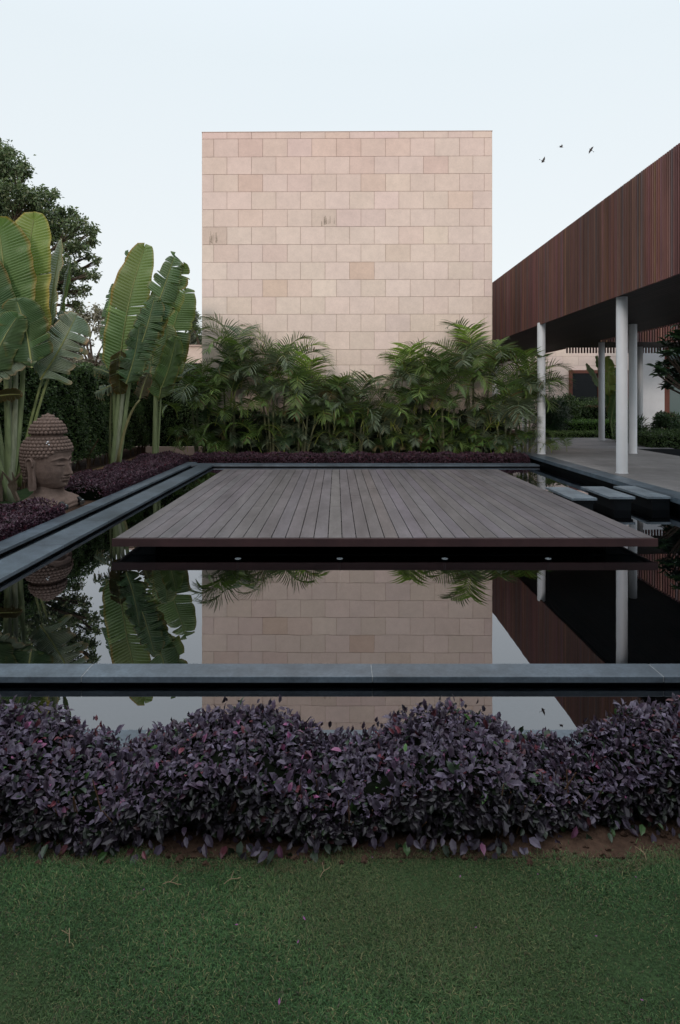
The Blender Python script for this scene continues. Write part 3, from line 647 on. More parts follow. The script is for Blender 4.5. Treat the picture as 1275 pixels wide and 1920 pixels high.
for i in range(2): FR['dry'].append(frond_mesh(30 + i, 1.0, 1.4, ((.12, .08, .04), (.12, .10, .05))[i], .32, 22, .3))
def palm(label, x, D, top, nup, narch, nlow, seed, stems=4, spread=.35, lowz=(.25, 1.3)):
    r = np.random.default_rng(seed)
    o = empty('areca_palm', (x, D, 0), label, 'palm', 'areca palms in front of the tower')
    mb = MB()
    heads = []
    for i in range(stems):
        a = r.uniform(0, 2 * math.pi); h = max(.4, (top - 1.25) * (1 if i == 0 else r.uniform(.55, .95))); b_ = np.array([math.cos(a), math.sin(a) * .6, 0]) * .12; tp_ = np.array([math.cos(a), math.sin(a) * .5, 0]) * spread * (.3 if i == 0 else 1) + [0, 0, h]
        heads.append(tp_); tt = np.linspace(0, 1, 7)[:, None]
        mb = MB(); mb.tube(b_ * (1 - tt) + tp_ * tt, np.linspace(.035, .022, 7), 8, (.09, .10, .05)); mb.build('stem', M['stem'], o)
    def put(kind, base, az, tilt, sc):
        me = FR[kind][r.integers(len(FR[kind]))]
        f = bpy.data.objects.new('frond', me); f.parent = o; COL.objects.link(f)
        f.location = base; f.scale = (sc,) * 3
        f.rotation_euler = (Matrix.Rotation(az, 3, 'Z') @ Matrix.Rotation(tilt, 3, 'Y') @ Matrix.Rotation(r.normal() * .5, 3, 'Z')).to_euler()
    for i in range(nup + 2):
        hd = heads[i % stems] if i >= 3 else heads[0]
        put('up', hd, (0 if i % 2 else math.pi) + r.normal() * .55, r.uniform(-.05, .30), r.uniform(.8, 1.1))
    for i in range(narch + 2):
        az = r.uniform(math.pi * .95, 2.05 * math.pi) if r.random() < .7 else r.uniform(0, 2 * math.pi)
        put('arch', heads[r.integers(stems)] + [0, 0, -.05], az, r.uniform(.1, .6), r.uniform(.85, 1.1))
    for i in range(int(nlow * 1.75)):
        az = r.uniform(1.05 * math.pi, 1.95 * math.pi); z = r.uniform(.10, max(1.0, top - 1.0)) if i % 3 else r.uniform(.05, .5)
        put('low' if r.random() > .07 else 'dry', np.array([r.normal() * .38, r.uniform(-.25, .15), z]), az, r.uniform(.0, .6), r.uniform(.7, 1.0) if z > .5 else r.uniform(.5, .75))
    return o
PL = [ # photo x of the clump, distance, top height
    (372, 15.6, 2.75, 2, 7, 14, 'areca palm clump at the far left corner arching towards the travellers palm'),
    (432, 15.65, 3.78, 5, 7, 14, 'tallest left areca palm with upright fronds against the tower edge'),
    (512, 15.6, 3.45, 6, 9, 14, 'wide green areca palm second from the tower left edge'),
    (565, 15.4, 2.9, 4, 7, 13, 'low bushy areca palm left of the tower middle'),
    (612, 15.6, 2.6, 3, 6, 11, 'small areca palm with bright top left of the tower middle'),
    (672, 15.5, 2.25, 5, 4, 10, 'shortest bright green areca palm at the tower middle'),
    (728, 15.4, 2.1, 2, 4, 10, 'low dark areca palm right of the tower middle'),
    (775, 15.65, 3.05, 5, 7, 13, 'areca palm with fronds arching left over the tower face'),
    (835, 15.5, 3.15, 4, 8, 13, 'dense areca palm between tower middle and right corner'),
    (893, 15.6, 3.65, 5, 7, 13, 'tall bright areca palm at the tower right corner'),
    (945, 15.2, 2.75, 2, 8, 13, 'dark drooping areca palm under the walkway corner'),
    (985, 15.4, 2.85, 4, 6, 9, 'areca palm hanging over the white column at pool corner')]
for i, (px, D, top, nu, na, nl, lb) in enumerate(PL):
    palm(lb, P(px, 0, D)[0], D, top, nu, na, nl, 40 + i)

# ------------------------------------------------------------------ travellers palms (big paddle leaves)
def paddle(o, b_, t_, W, tears=.15, bend=.0, face=(0, -1, .15), c1=(.07, .12, .035), fold=.25, ncol=None, rib=(.20, .22, .07), droop=.0, seed=0, pleat=.0055, name='leaf'):
    """b_,t_ world points of the blade's foot and tip; W half width"""
    r = np.random.default_rng(seed); b_ = np.array(b_, float); t_ = np.array(t_, float); ax = t_ - b_; Ln = np.linalg.norm(ax); ax /= Ln
    fc = np.array(face, float); fc -= ax * (fc @ ax); fc /= np.linalg.norm(fc); sd_ = np.cross(fc, ax)
    n = 44; m_ = 7
    ts = np.linspace(0, 1, n + 1)
    def spine(t): return b_ + ax * Ln * t + sd_ * bend * Ln * (np.sin(math.pi * t)) + np.array([0, 0, -1]) * droop * Ln * t ** 3 - fc * .05 * Ln * t ** 2
    def wid(t): return W * min(1, (t / .10)) ** .5 * (1 - max(0, (t - .55) / .47) ** 2.2) ** .5 if t < 1.0 else 0
    mb = MB()
    for s in (-1, 1):
        i = 0
        while i < n:
            j = i + 1
            while j < n and r.random() > tears: j += 1
            tilt = r.normal() * .35 * (tears > .05) ; drp = abs(r.normal()) * .5 * tears * 2; short = 1 - r.uniform(0, .18) * min(1, tears * 4)
            V = []; cnt = (j - i) * 2 + 1
            for q in range(cnt):
                t = (i + q / 2) / n; p = spine(t); wdt = max(.004, wid(t)) * short
                e1 = (q / max(1, cnt - 1)); rnd = 1 - (.10 * abs(2 * e1 - 1) ** 4 if tears > .05 else 0)
                for k in range(m_):
                    u = k / (m_ - 1)
                    v = p + sd_ * s * wdt * u * rnd + ax * (.16 * W * u + u * u * .10 * W) - ax * (0 if not tears else (e1 - .5) * .05 * W * u)
                    v = v + fc * (fold * W * u - (.45 * fold + drp) * W * u * u * 1.3) + fc * (pleat if q % 2 else -pleat) * min(1, u * 4)
                    v = v + fc * W * (.10 * math.sin(t * 17 + seed + s) + .06 * math.sin(t * 41 + seed)) * u * u
                    v = v + fc * tilt * W * .3 * u * u * (e1 - .5) + np.array([0, 0, -1]) * drp * W * u * u * .6
                    V.append(v)
            cc = np.array(c1) * (1 + r.normal() * .13) * np.array([1 + r.normal() * .06, 1, 1])
            C = np.tile(cc, (len(V), 1)).reshape(cnt, m_, 3)
            C[1::2] *= 1.12; C[:, -1] *= ((1.7, 1.1, .9) if r.random() < .7 else (2.2, 1.0, .7))
            if ncol is not None: C = C * (1 - .5 * r.random()) + np.array(ncol) * .3
            st0 = mb.n
            mb.V.append(np.array(V)); mb.C.append(C.reshape(-1, 3)); mb.n += len(V)
            for q in range(cnt - 1):
                for k in range(m_ - 1):
                    a = st0 + q * m_ + k; mb.F.setdefault(4, []).append([a, a + 1, a + m_ + 1, a + m_])
            i = j
    o0 = mb; o0.V = [v - np.array(o.location) for v in o0.V]
    lf = o0.build(name, M['bigleaf'], o, smooth=False)
    rb = MB(); rb.tube([spine(t) + fc * .006 for t in np.linspace(0, .98, 12)], np.linspace(.020, .004, 12) * max(.6, W / .4), 6, rib); rb.V = [v - np.array(o.location) for v in rb.V]; rb.build('midrib', M['stem'], lf)
def petiole(o, pts, r0, r1, col, name='petiole'):
    pts = np.array(pts, float); t = np.linspace(0, 1, 9)
    if len(pts) == 3: q = [(1 - a) ** 2 * pts[0] + 2 * a * (1 - a) * pts[1] + a * a * pts[2] for a in t]
    else: q = [pts[0] * (1 - a) + pts[1] * a for a in t]
    mb = MB(); mb.tube(q, np.linspace(r0, r1, 9), 9, col, flat=.75); rel(mb, o).build(name, M['stem'], o, smooth=True)
GA = (.175, .22, .065); GB = (.095, .14, .048); GC = (.17, .21, .155); GD = (.07, .12, .05)
STC = (.20, .25, .12); STW = (.27, .30, .20)
# the large one at the left edge
D1 = 9.3; bs = P(22, 945, D1); bs[2] = 0
t1 = empty('travellers_palm', bs, 'large travellers palm with huge paddle leaves behind the statue at left', 'palm', 'travellers palms along the left side')
lv = [  # foot, tip, halfwidth px, tears, colour, face, dist offset
    ((52, 650), (60, 399), 44, .015, GA, (.15, -1, .1), 0),
    ((8, 650), (-8, 414), 58, .015, GB, (.1, -1, .2), -.25),
    ((92, 660), (106, 446), 24, .03, GC, (-.75, -1, .1), .15),
    ((104, 655), (125, 478), 14, .05, GD, (-.9, -1, .1), .3),
    ((20, 640), (-40, 470), 40, .03, GD, (.3, -1, .1), -.45),
    ((60, 690), (30, 560), 42, .06, GD, (.2, -1, .3), -.5),
    ((-20, 700), (30, 590), 34, .05, GD, (.2, -1, .4), -.6),
    ((76, 712), (140, 590), 40, .30, GC, (.2, -1, .3), -.2),
    ((68, 700), (120, 585), 30, .10, GC, (-.3, -1, .3), .1),
    ((-30, 700), (58, 652), 34, .12, GC, (.3, -1, .5), -.55),
    ((-15, 745), (38, 738), 15, .12, (.08, .07, .025), (.0, -1, .6), -.4),
    ((60, 640), (20, 520), 46, .04, GB, (.3, -1, .1), .35)]
for i, (f_, t_, wpx, te, c, fc, dd) in enumerate(lv):
    D = D1 + dd; fp = P(*f_, D); tp_ = P(*t_, D + .1)
    paddle(t1, fp, tp_, wpx / F * D, te, .03 * (-1) ** i, fc, c, seed=60 + i, droop=.02)
for i, ((x, y), w0, c) in enumerate((((45, 690), .075, STC), ((30, 700), .07, STW), ((8, 690), .07, STC), ((-22, 720), .07, STC), ((18, 690), .06, STW), ((-40, 740), .06, STC), ((-60, 660), .06, STW))):
    e_ = P(x, y - 40, D1 - .1 * (i % 3)); petiole(t1, [bs + [.03 * (i - 3), -.02 * i, -.03], (bs + e_) / 2 + [.02 * (3 - i), 0, -.25], e_], w0, .030, c)
for (x0, y0, x1, y1) in ((52, 815, 80, 708), (64, 792, 94, 700)): petiole(t1, [P(x0 - 28, y0 + 120, D1 + .1), P(x0, y0 - 10, D1 + .1), P(x1, y1, D1)], .03, .018, (.22, .27, .11))
# dry sheath scraps at its foot
mb = MB()
for i in range(6):
    a = bs + [rng.uniform(-.15, .28), -.12, 0]; mb.tube([a, a + [rng.normal() * .05, 0, .25], a + [rng.normal() * .12, -.05, rng.uniform(.4, .55)]], [.05, .035, .008], 6, (.16, .12, .09), flat=.3)
rel(mb, t1).build('dry_sheath', M['stem'], t1)
# the middle one
D2 = 12.3; bs = P(214, 885, D2); bs[2] = 0
t2 = empty('travellers_palm', bs, 'travellers palm with bright upright leaves left of the tower', 'palm', 'travellers palms along the left side')
lv = [((222, 715), (268, 460), 35, .05, (.14, .205, .065), (.1, -1, .1), 0, 'leaf'),
      ((252, 660), (326, 476), 30, .30, GD, (.2, -1, .2), -.1, 'leaf'),
      ((268, 650), (340, 496), 32, .22, GB, (-.3, -1, .2), .1, 'leaf'),
      ((243, 700), (288, 558), 30, .30, GD, (.2, -1, .2), -.3, 'leaf'),
      ((208, 690), (204, 560), 15, .06, (.10, .20, .03), (-.7, -1, .1), .05, 'leaf'),
      ((214, 680), (234, 470), 24, .28, GD, (-.4, -1, .1), .3, 'leaf'),
      ((200, 690), (206, 530), 16, .35, GD, (-.2, -1, .1), .4, 'leaf'),
      ((226, 655), (226, 735), 18, .12, (.07, .06, .02), (.5, -1, .2), -.35, 'leaf'),
      ((262, 748), (278, 700), 14, .3, (.12, .11, .07), (.4, -1, .2), -.2, 'leaf'),
      ((236, 720), (262, 610), 24, .32, GD, (.6, -1, .2), -.4, 'leaf'),
      ((214, 720), (176, 735), 12, .5, GC, (0, -1, .6), -.1, 'leaf'),
      ((214, 705), (175, 688), 11, .5, GC, (0, -1, .6), -.1, 'leaf')]
for i, (f_, t_, wpx, te, c, fc, dd, nm) in enumerate(lv):
    D = D2 + dd; paddle(t2, P(*f_, D), P(*t_, D + .1), wpx / F * D, te, .03 * (-1) ** i, fc, c, seed=90 + i, name=nm)
for i, ((x, y), w0, c) in enumerate((((226, 700), .075, STC), ((236, 690), .06, STW), ((214, 705), .05, (.13, .17, .07)), ((246, 690), .05, STC))):
    e_ = P(x, y, D2); petiole(t2, [bs + [.03 * (i - 1), 0, -.03], (bs + e_) / 2 + [.02 * (i - 1.5), 0, -.15], e_], w0, .035, c)
petiole(t2, [P(220, 870, D2 - .1), P(236, 775, D2 - .1), P(262, 750, D2 - .2)], .035, .018, (.24, .22, .10))
petiole(t2, [P(206, 870, D2 + .1), P(206, 800, D2 + .1), P(210, 700, D2)], .03, .018, (.10, .12, .05))
# the slim one
D3 = 14.6; bs = P(291, 862, D3); bs[2] = 0
t3 = empty('travellers_palm', bs, 'slim travellers palm with one thin stem close to the tower', 'palm', 'travellers palms along the left side')
lv = [((303, 730), (347, 540), 36, .14, (.09, .14, .045), (.1, -1, .2), 0),
      ((297, 752), (312, 610), 26, .10, GB, (.2, -1, .2), -.25),
      ((290, 735), (280, 640), 20, .12, GD, (-.3, -1, .2), -.1),
      ((302, 728), (330, 632), 22, .16, (.075, .125, .03), (.4, -1, .2), -.35),
      ((296, 700), (292, 575), 24, .25, GB, (.1, -1, .1), .2)]
for i, (f_, t_, wpx, te, c, fc, dd) in enumerate(lv):
    D = D3 + dd; paddle(t3, P(*f_, D), P(*t_, D + .1), wpx / F * D, te, .03 * (-1) ** i, fc, c, seed=120 + i)
petiole(t3, [bs, P(293, 700, D3)], .085, .05, STC, 'trunk'); petiole(t3, [bs + [.05, 0, 0], P(302, 745, D3 - .1)], .03, .02, STC)
# the small one in the garden on the right
D4 = 21.6; bs = P(1150, 835, D4); bs[2] = 0
t4 = empty('travellers_palm', bs, 'young travellers palm behind the columns before the stone house', 'palm')
for i, (f_, t_, wpx, te, c, fc, dd) in enumerate((((1142, 745), (1143, 670), 15, .10, GA, (.1, -1, .1), 0), ((1134, 740), (1102, 682), 9, .05, (.16, .20, .13), (.5, -1, .5), -.1), ((1150, 770), (1152, 690), 14, .1, GD, (-.2, -1, .1), .15), ((1130, 720), (1120, 668), 8, .05, GD, (.7, -1, .1), .3), ((1145, 790), (1160, 730), 12, .15, GD, (.2, -1, .1), -.3))):
    D = D4 + dd; paddle(t4, P(*f_, D), P(*t_, D + .1), wpx / F * D, te, .02, fc, c, seed=140 + i)
    petiole(t4, [bs, (bs + P(*f_, D)) / 2 + [.04 * i, 0, -.1], P(*f_, D)], .03, .015, (.14, .2, .07))

# ------------------------------------------------------------------ trees
def clump_tree(name, label, base, clumps, nper, size, cols, probs, trunk_r=.25, group=None, flat=.75, limb=True, m='leaf', th=3.0):
    """clumps: list of (centre xyz, radius)"""
    base = np.array(base, float)
    o = empty(name, base, label, 'tree', group)
    c = np.array([q[0] for q in clumps], float); r_ = np.array([q[1] for q in clumps], float)
    pr = r_ ** 2 / (r_ ** 2).sum(); n = nper
    i = rng.choice(len(c), n, p=pr)
    sub = {}
    # leaves sit in small twigs bunched on each clump
    K = 22; tw_c = rdir(len(c) * K).reshape(len(c), K, 3) * rng.uniform(.35, 1.05, (len(c), K, 1)); tw_c[:, :, 2] *= flat
    kk = rng.integers(0, K, n)
    p = c[i] + tw_c[i, kk] * r_[i][:, None] + rng.normal(size=(n, 3)) * (r_[i] * .17)[:, None]
    l = rng.uniform(.6, 1.3, n) * size
    lf = leafcloud('crown', p, rdir(n) + [0, 0, -.3], rdir(n) * .7 + [0, -.1, .7], l, l * .5, palette(n, cols, probs, .28), M[m], o, simple=True); lf.location = -o.location
    mb = MB(); top = base + [0, 0, th]
    mb.tube([base - [0, 0, .05], base + [.1, 0, th * .5], top], [trunk_r * 1.3, trunk_r, trunk_r * .8], 10)
    if limb:
        for q in range(len(c)):
            mid = (top + c[q]) / 2 + rng.normal(size=3) * .2 + [0, 0, .15]
            mb.tube([top - [0, 0, .2], mid, c[q]], [trunk_r * .45, trunk_r * .22, .02], 6)
            for z in range(4):
                e_ = c[q] + tw_c[q, z] * r_[q]; mb.tube([c[q] * .6 + mid * .4, e_], [.03, .008], 4)
    rel(mb, o).build('trunk', M['bark'], o); return o
DT = 20.0
cl = [(-60, 330, 70), (-20, 300, 45), (8, 285, 22), (20, 320, 34), (45, 322, 18), (-10, 370, 55), (45, 365, 36), (85, 370, 22), (106, 362, 10), (70, 400, 34), (110, 405, 24), (135, 400, 14), (150, 425, 26), (172, 432, 14), (100, 440, 34), (140, 460, 26), (170, 455, 14), (165, 480, 12), (180, 488, 10), (30, 430, 60), (-60, 430, 80), (125, 500, 22), (150, 515, 20), (178, 515, 12), (130, 545, 22), (160, 545, 14), (145, 572, 14), (110, 530, 25), (60, 500, 50), (-120, 380, 90)]
clumps = [(P(x, y, DT + rng.uniform(-1.2, 1.2)), r_ / F * DT) for x, y, r_ in cl]
clump_tree('broadleaf_tree', 'large leafy green tree at the upper left behind the paddle leaves', (P(-60, 0, DT)[0], DT + .5, 0), clumps, 42000, .13, [(.095, .140, .070), (.13, .175, .085), (.065, .10, .05), (.20, .22, .14)], [.35, .3, .2, .15], .35, th=4.5)
def far_tree(label, cx, cy, w, h, D, n, cols, seed):
    r = np.random.default_rng(seed); k = 16
    cs = [(P(cx + r.uniform(-1, 1) * w, cy + r.uniform(-1, 1) * h, D + r.uniform(-1, 1)), r.uniform(.25, .5) * min(w, h) / F * D) for _ in range(k)]
    clump_tree('background_tree', label, (P(cx, 0, D)[0], D, 0), cs, n, .30, cols, [.4, .4, .2], .3, 'hazy background trees', th=4)
GR = [(.15, .14, .11), (.20, .185, .145), (.26, .24, .19)]; GR2 = [(.11, .13, .10), (.15, .17, .13), (.20, .21, .17)]  # leaf tints paled towards grey: distance haze painted into the colour
far_tree('faint brownish tree between the two tall travellers palms', 175, 650, 60, 62, 46, 7000, GR, 1)
far_tree('faint dark tree showing beside the tower left edge', 385, 640, 45, 55, 42, 7000, GR2, 2)
far_tree('faint tree behind the middle travellers palm', 285, 660, 60, 40, 50, 6000, GR2, 3)
far_tree('faint tree behind the tall left hedge', 60, 660, 80, 45, 48, 6000, GR2, 4)

# big-leaved tree (plumeria) at the right edge
cl = [(1262, 640, 16), (1240, 690, 14), (1262, 705, 14), (1275, 670, 22), (1250, 660, 8), (1300, 640, 30), (1300, 690, 30), (1320, 660, 40), (1252, 720, 8), (1236, 700, 7), (1280, 618, 14), (1340, 620, 30)]
ft = empty('plumeria_tree', (10.9, 16.9, .1), 'dark big leaved tree reaching in from the right edge before the white house', 'tree')
pp = []; aa = []; nn = []
mbt = MB(); mbt.tube([[10.9, 16.9, 0], [10.8, 16.9, 1.0], [10.6, 16.8, 1.7]], [.11, .09, .07], 8)
for (x, y, r_) in cl:
    c = P(x, y, 16.4 + rng.uniform(-.3, .3)); k = max(3, int(r_ / 2.4))
    for j in range(k):
        h_ = c + rdir(1)[0] * r_ / F * 16.4 * .8
        mbt.tube([[10.6, 16.8, 1.65], (h_ + [10.6, 16.8, 1.6]) / 2 + [0, 0, -.1], h_], [.05, .03, .015], 6)
        for q in range(11):
            a = q * 2.4; d_ = np.array([math.cos(a), math.sin(a), rng.uniform(-.35, .7)]); pp.append(h_); aa.append(d_); nn.append(np.array([0, 0, 1.]) + rdir(1)[0] * .3)
n = len(pp); l = rng.uniform(.18, .32, n)
lf = leafcloud('leaves', np.array(pp), np.array(aa), np.array(nn), l, l * .42, palette(n, [(.030, .060, .038), (.045, .085, .045), (.022, .045, .03)], [.4, .3, .3], .2), M['leaf'], ft); lf.location = (-10.9, -16.9, -.1)
rel(mbt, ft).build('branches', M['bark'], ft)

# ------------------------------------------------------------------ stone head statue
SX, SY = P(90, 0, 8.67)[0], 8.67
sb = empty('stone_statue', (SX, SY, 0), 'brown carved stone bust with curled hair and long ears among the purple border', 'statue', rz=R(80))
Z = np.array([.27, .31, .38, .46, .55, .65, .75, .83, .90, .98, 1.05])
AW = np.array([.13, .185, .235, .268, .290, .300, .305, .305, .29, .25, .18])
FW = np.array([.17, .262, .290, .300, .303, .300, .305, .305, .29, .24, .17])
BW = np.array([.16, .20, .26, .30, .33, .35, .36, .355, .34, .30, .22])
nz, nph = 110, 150
zz = np.linspace(.27, 1.05, nz); ph = np.linspace(-math.pi, math.pi, nph, endpoint=False); ph = ph - .35 * np.sin(ph)   # denser in front (ph=0)
aw = np.interp(zz, Z, AW); fw = np.interp(zz, Z, FW); bw = np.interp(zz, Z, BW)
PH, ZZ = np.meshgrid(ph, zz)
AWm = aw[:, None]; E = .86
cx = np.sign(np.sin(PH)) * np.abs(np.sin(PH)) ** E; cy = np.sign(np.cos(PH)) * np.abs(np.cos(PH)) ** .95
xx = AWm * cx; yy = np.where(cy > 0, -fw[:, None] * cy, -bw[:, None] * cy)
fr = np.clip(np.cos(PH), 0, 1) ** .3 * (np.cos(PH) > 0)
g = lambda v, c, s: np.exp(-((v - c) / s) ** 2)
nose_p = np.interp(ZZ, [.475, .492, .505, .53, .62, .70, .76], [0, .6, 1.0, .95, .5, .26, 0])
dsp = .105 * nose_p * np.exp(-(np.abs(xx) / (.026 + .018 * np.interp(ZZ, [.49, .56, .7], [1, .2, 0]))) ** 2.4)
dsp += .022 * g(np.abs(xx), .045, .018) * g(ZZ, .505, .018)                      # nostrils
brow = .712 + .028 * np.sin(np.clip(np.abs(xx) / .22, 0, 1) * math.pi) 
dsp += .018 * g(ZZ, brow, .013) * (np.abs(xx) < .23)
dsp -= .030 * g(np.abs(xx), .085, .060) * g(ZZ, .685, .022)                        # hollow under the brow
dsp += .026 * g(np.abs(xx), .115, .055) * g(ZZ, .650, .024)                        # lids
dsp -= .022 * g(np.abs(xx), .115, .060) * g(ZZ, .627 + .06 * (np.abs(xx) - .115), .007)
dsp += .016 * g(np.abs(xx), .15, .07) * g(ZZ, .53, .07)
lipw = np.exp(-(np.abs(xx) / .085) ** 4)
dsp += .034 * g(ZZ, .455, .012) * lipw + .034 * g(ZZ, .418, .014) * np.exp(-(np.abs(xx) / .065) ** 4) - .024 * g(ZZ, .4375 + .10 * np.abs(xx), .0055) * lipw + .016 * g(ZZ, .44, .04) * g(xx, 0, .1)
dsp -= .016 * g(np.abs(xx), .098, .016) * g(ZZ, .44, .016) + .014 * g(ZZ, .383, .012) * g(xx, 0, .06)
dsp += .030 * g(ZZ, .335, .033) * g(xx, 0, .065)
yy = yy - dsp * fr * (np.cos(PH) > .05)
V = np.stack([xx, yy, ZZ], -1).reshape(-1, 3)
q = [[j * nph + i, j * nph + (i + 1) % nph, (j + 1) * nph + (i + 1) % nph, (j + 1) * nph + i] for j in range(nz - 1) for i in range(nph)]
obj('head', raw_mesh('head', V, [np.array(q)], M['statue'], np.ones((len(V), 3)), True), sb)
# hair with curls
mb = MB(); prof = [(.60, .325, .37), (.70, .335, .385), (.80, .340, .385), (.88, .335, .38), (.95, .31, .355), (1.01, .27, .31), (1.06, .215, .25), (1.075, .215, .24), (1.10, .25, .255), (1.15, .252, .255), (1.21, .225, .23), (1.27, .175, .175), (1.32, .12, .12), (1.365, .06, .06), (1.395, .015, .015)]
pz = np.array([p_[0] for p_ in prof]); pa = np.array([p_[1] for p_ in prof]); pb = np.array([p_[2] for p_ in prof])
def hairline(phi):     # lowest hair height at angle phi from the front
    a = abs(phi); return np.interp(a, [0, .7, 1.05, 1.25, 1.75, 2.1, math.pi], [.835, .83, .76, .74, .74, .40, .36])
def hp(phi, z, gr=0):
    zc = max(z, .60); a = np.interp(zc, pz, pa) + gr; bk = np.interp(zc, pz, pb) + gr; k = 1 if z > .6 else 1 - .5 * (.6 - z)
    y = -math.cos(phi) * (a if math.cos(phi) > 0 else bk); return np.array([math.sin(phi) * a * k * (1 if z > .6 else .97), y * k, z])
nh = 72; phs = np.linspace(-math.pi, math.pi, nh, endpoint=False); V = []; rowsn = 40
for j in range(rowsn):
    for f_ in phs:
        z0 = hairline(f_); t = j / (rowsn - 1); z = z0 + (1.395 - z0) * t; V.append(hp(f_, z, -.012))
mb.add(V, [(j * nh + i, j * nh + (i + 1) % nh, (j + 1) * nh + (i + 1) % nh, (j + 1) * nh + i) for j in range(rowsn - 1) for i in range(nh)], (.8, .8, .8))
def ball(mb, c, r_, nrm):
    nrm = nrm / np.linalg.norm(nrm); u = np.cross(nrm, [0, 0, 1.]); u /= np.linalg.norm(u) + 1e-9; v = np.cross(nrm, u); V = []; 
    for (h_, rr) in ((-.2, 1), (.35, .92), (.72, .62)):
        for k in range(8): a = k * math.pi / 4; V.append(c + r_ * (nrm * h_ * .9 + rr * (u * math.cos(a) + v * math.sin(a))))
    V.append(c + nrm * r_ * .85)
    Fc = [(j * 8 + k, (j + 1) * 8 + k, (j + 1) * 8 + (k + 1) % 8, j * 8 + (k + 1) % 8) for j in range(2) for k in range(8)] + [(16 + k, 24, 16 + (k + 1) % 8) for k in range(8)]
    mb.add(V, Fc, (1.02, 1.02, 1.02))
z = .36; row = 0; rc = .029
while z < 1.38:
    per = 2 * math.pi * np.interp(max(z, .6), pz, pa); cnt = max(4, int(per / (rc * 1.95)))
    for i in range(cnt):
        f_ = -math.pi + 2 * math.pi * (i + .5 * (row % 2)) / cnt
        if f_ > math.pi: f_ -= 2 * math.pi
        if z > hairline(f_) + .012 and abs(z - 1.07) > .014:
            c = hp(f_, z, -.011); k = .25 if z < 1 else (.55 if z < 1.06 else (.05 if z < 1.15 else .6)); ball(mb, c, rc * (.95 if z < 1.27 else .75), np.array([math.sin(f_), -math.cos(f_), k]))
    z += rc * 1.62; row += 1
md = MB()
for (f_, z, q) in ((-.95, .985, .014), (-1.0, .965, .009), (-.90, .945, .011)): ball(md, hp(f_, z, .012), q, np.array([math.sin(f_), -math.cos(f_), .3]))
md.build('bird_dropping', M['column'], sb)
mb.build('curled_hair', M['statue'], sb, smooth=True)
for s in (-1, 1):       # long ears
    mb = MB(); zs = np.linspace(.29, .765, 15); V = []; prof = np.interp(zs, [.29, .32, .42, .55, .64, .70, .745, .765], [.030, .055, .050, .048, .070, .082, .065, .03]); cyy = np.interp(zs, [.29, .55, .765], [-.015, .0, .02])
    for j in range(15):
        for (uy, ux) in ((-1, 0), (-.9, .035), (-.55, .052), (-.2, .030 if zs[j] > .36 else .05), (.2, .030 if zs[j] > .36 else .05), (.6, .058), (.95, .045), (1.02, 0)):
            V.append([s * (.292 + ux + .012 * (zs[j] < .6) * (.6 - zs[j]) * 2), cyy[j] + .03 + uy * prof[j], zs[j]])
    fs = [(j * 8 + k, j * 8 + k + 1, (j + 1) * 8 + k + 1, (j + 1) * 8 + k) for j in range(14) for k in range(7)] + [tuple(range(8)), tuple(14 * 8 + k for k in range(8))]
    mb.add(V, fs, (.97, .97, .97)); t = np.linspace(-.4, 3.6, 14)
    mb.tube([[s * .345, .05 - .055 * math.cos(a), .66 + .085 * math.sin(a)] for a in t], .013, 7)
    mb.build('ear', M['statue'], sb, smooth=True)
# neck and shoulders with robe folds
ZB = np.array([-.08, .0, .06, .11, .155, .19, .23, .29, .36]); A_ = np.array([.60, .60, .585, .54, .44, .32, .235, .205, .20]); B_ = np.array([.31, .33, .335, .31, .26, .225, .20, .185, .18])
zz = np.linspace(-.08, .36, 60); phs = np.linspace(0, 2 * math.pi, 120, endpoint=False); V = []
for z in zz:
    a = np.interp(z, ZB, A_); b2 = np.interp(z, ZB, B_)
    for f_ in phs:
        x = a * math.sin(f_); y = -b2 * math.cos(f_); fd = .006 * math.sin(60 * (z + .5 * x * x - .12 * x) * 1.6) * (z < .18) * (y < .1); 
        V.append([x * (1 + fd), y * (1 + fd * 3) - .02, z])
q = [[j * 120 + i, j * 120 + (i + 1) % 120, (j + 1) * 120 + (i + 1) % 120, (j + 1) * 120 + i] for j in range(59) for i in range(120)]
obj('shoulders', raw_mesh('shoulders', np.array(V), [np.array(q)], M['statue'], np.ones((len(V), 3)) * 1.05, True), sb)
# garden spotlights by the statue
for i, (x, y, D, lb) in enumerate(((149, 938, 8.9, 'small black garden spotlight right of the stone bust'), (117, 948, 8.1, 'small garden spotlight with silver rim in front of the stone bust'))):
    p = P(x, y, D); o = empty('garden_spotlight', (p[0], p[1], 0), lb, 'spotlight', 'garden spotlights by the statue')
    mb = MB(); mb.tube([[0, 0, 0], [0, 0, p[2] - .03]], .012, 8); mb.build('spike', M['metal'], o)
    mb = MB(); mb.tube([[.05, -.02, p[2] - .02], [-.03, .02, p[2] + .02], [-.05, .03, p[2] + .03]], [.042, .042, .02], 14); mb.build('lamp_body', M['metal'], o)
    mb = MB(); mb.tube([[.051, -.0205, p[2] - .0205], [.058, -.024, p[2] - .024]], [.045, .045], 16); mb.build('rim', M['chrome'], o)

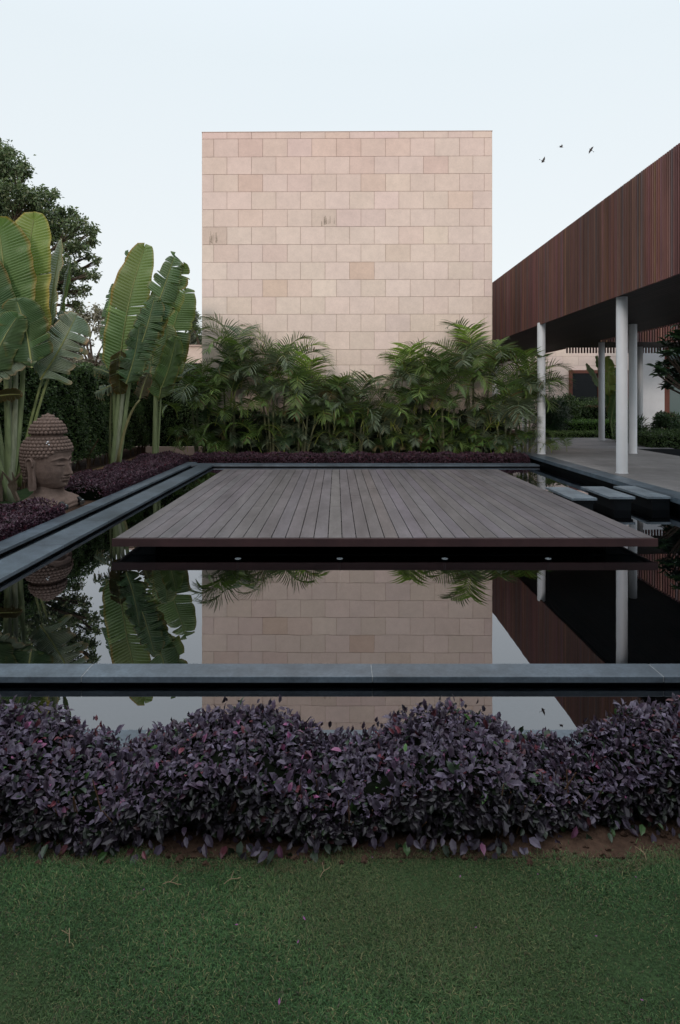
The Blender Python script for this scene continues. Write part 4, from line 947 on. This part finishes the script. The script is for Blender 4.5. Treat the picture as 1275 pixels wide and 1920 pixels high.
# ------------------------------------------------------------------ unseen house-shaped blocker, added to shade the lawn and the near hedge
gh = empty('house_light_blocker', (0, -3.2, 0), 'unseen light blocker shaped as a low house, added behind the viewer', 'light blocker')
mb = MB()
for a, b_ in ((-16, -9), (-6.5, -1.6), (1.6, 6.5), (9, 16)): mb.box(a, b_, -.3, 0, 0, 4.0)
for a, b_ in ((-9, -6.5), (-1.6, 1.6), (6.5, 9)): mb.box(a, b_, -.3, 0, 2.6, 4.0)
mb.build('wall', mat('dark_render', (.12, .11, .10), .8, .2, noise=[(3, .1, 4)]), gh)
mb = MB(); mb.box(-16.5, 16.5, -6, .9, 4.002, 4.35); mb.build('roof', M['roofg'], gh)
for a, b_ in ((-9, -6.5), (-1.6, 1.6), (6.5, 9)):
    mb = MB(); mb.box(a + .06, b_ - .06, -.2, -.17, .06, 2.54); w_ = mb.build('window', M['glass'], gh)
    mb = MB(); mb.box(a + .001, a + .058, -.25, -.1, 0, 2.598); mb.box(b_ - .058, b_ - .001, -.25, -.1, 0, 2.598); mb.box(a + .06, b_ - .06, -.25, -.1, 2.542, 2.598); mb.build('frame', M['woodframe'], w_)
# ------------------------------------------------------------------ birds
for i, (x, y, roll, pitch, lb) in enumerate(((1052, 276, .5, .3, 'dark bird in flight, topmost of the three'), (1108, 281, 1.1, -.4, 'dark bird in flight with level wings, nearest the walkway roof'), (1018, 302, -.5, .5, 'dark bird in flight, lowest of the three'))):
    D = 25.5; p = P(x, y, D); s = .115
    body = [[-1, 0, 0], [-.5, .14, .0], [-.5, -.14, 0], [.5, .12, .05], [.5, -.12, .05], [1, 0, .02], [0, 0, .18], [0, 0, -.16], [-1.5, .2, 0], [-1.5, -.2, 0]]
    fb = [(0, 2, 6), (0, 6, 1), (0, 7, 2), (0, 1, 7), (2, 4, 6), (6, 3, 1), (7, 4, 2), (1, 3, 7), (4, 5, 6), (6, 5, 3), (7, 5, 4), (3, 5, 7), (0, 8, 9)]
    o = empty('bird', p, lb, 'bird', 'birds flying right of the tower'); o.rotation_euler = (roll, pitch, rng.uniform(-.6, .6) + (3.1 if i == 1 else 0)); o.scale = (s,) * 3
    mb = MB(); mb.add(body, fb); mb.build('body', M['bird'], o)
    for sg in (-1, 1):
        mb = MB(); up_ = .55 if i != 1 else .12
        mb.add([[.45, sg * .1, .06], [-.4, sg * .1, .06], [.35, sg * .8, up_ * .8], [-.35, sg * .75, up_ * .7], [-.25, sg * 1.5, up_ * 1.5]] + [[.45, sg * .1, .02], [-.4, sg * .1, .02], [.35, sg * .8, up_ * .8 - .03], [-.35, sg * .75, up_ * .7 - .03], [-.25, sg * 1.5, up_ * 1.5 - .02]],
               [(0, 1, 3, 2), (2, 3, 4), (5, 7, 8, 6), (7, 9, 8), (0, 2, 7, 5), (2, 4, 9, 7), (1, 6, 8, 3), (3, 8, 9, 4)]); mb.build('wing', M['bird'], o)
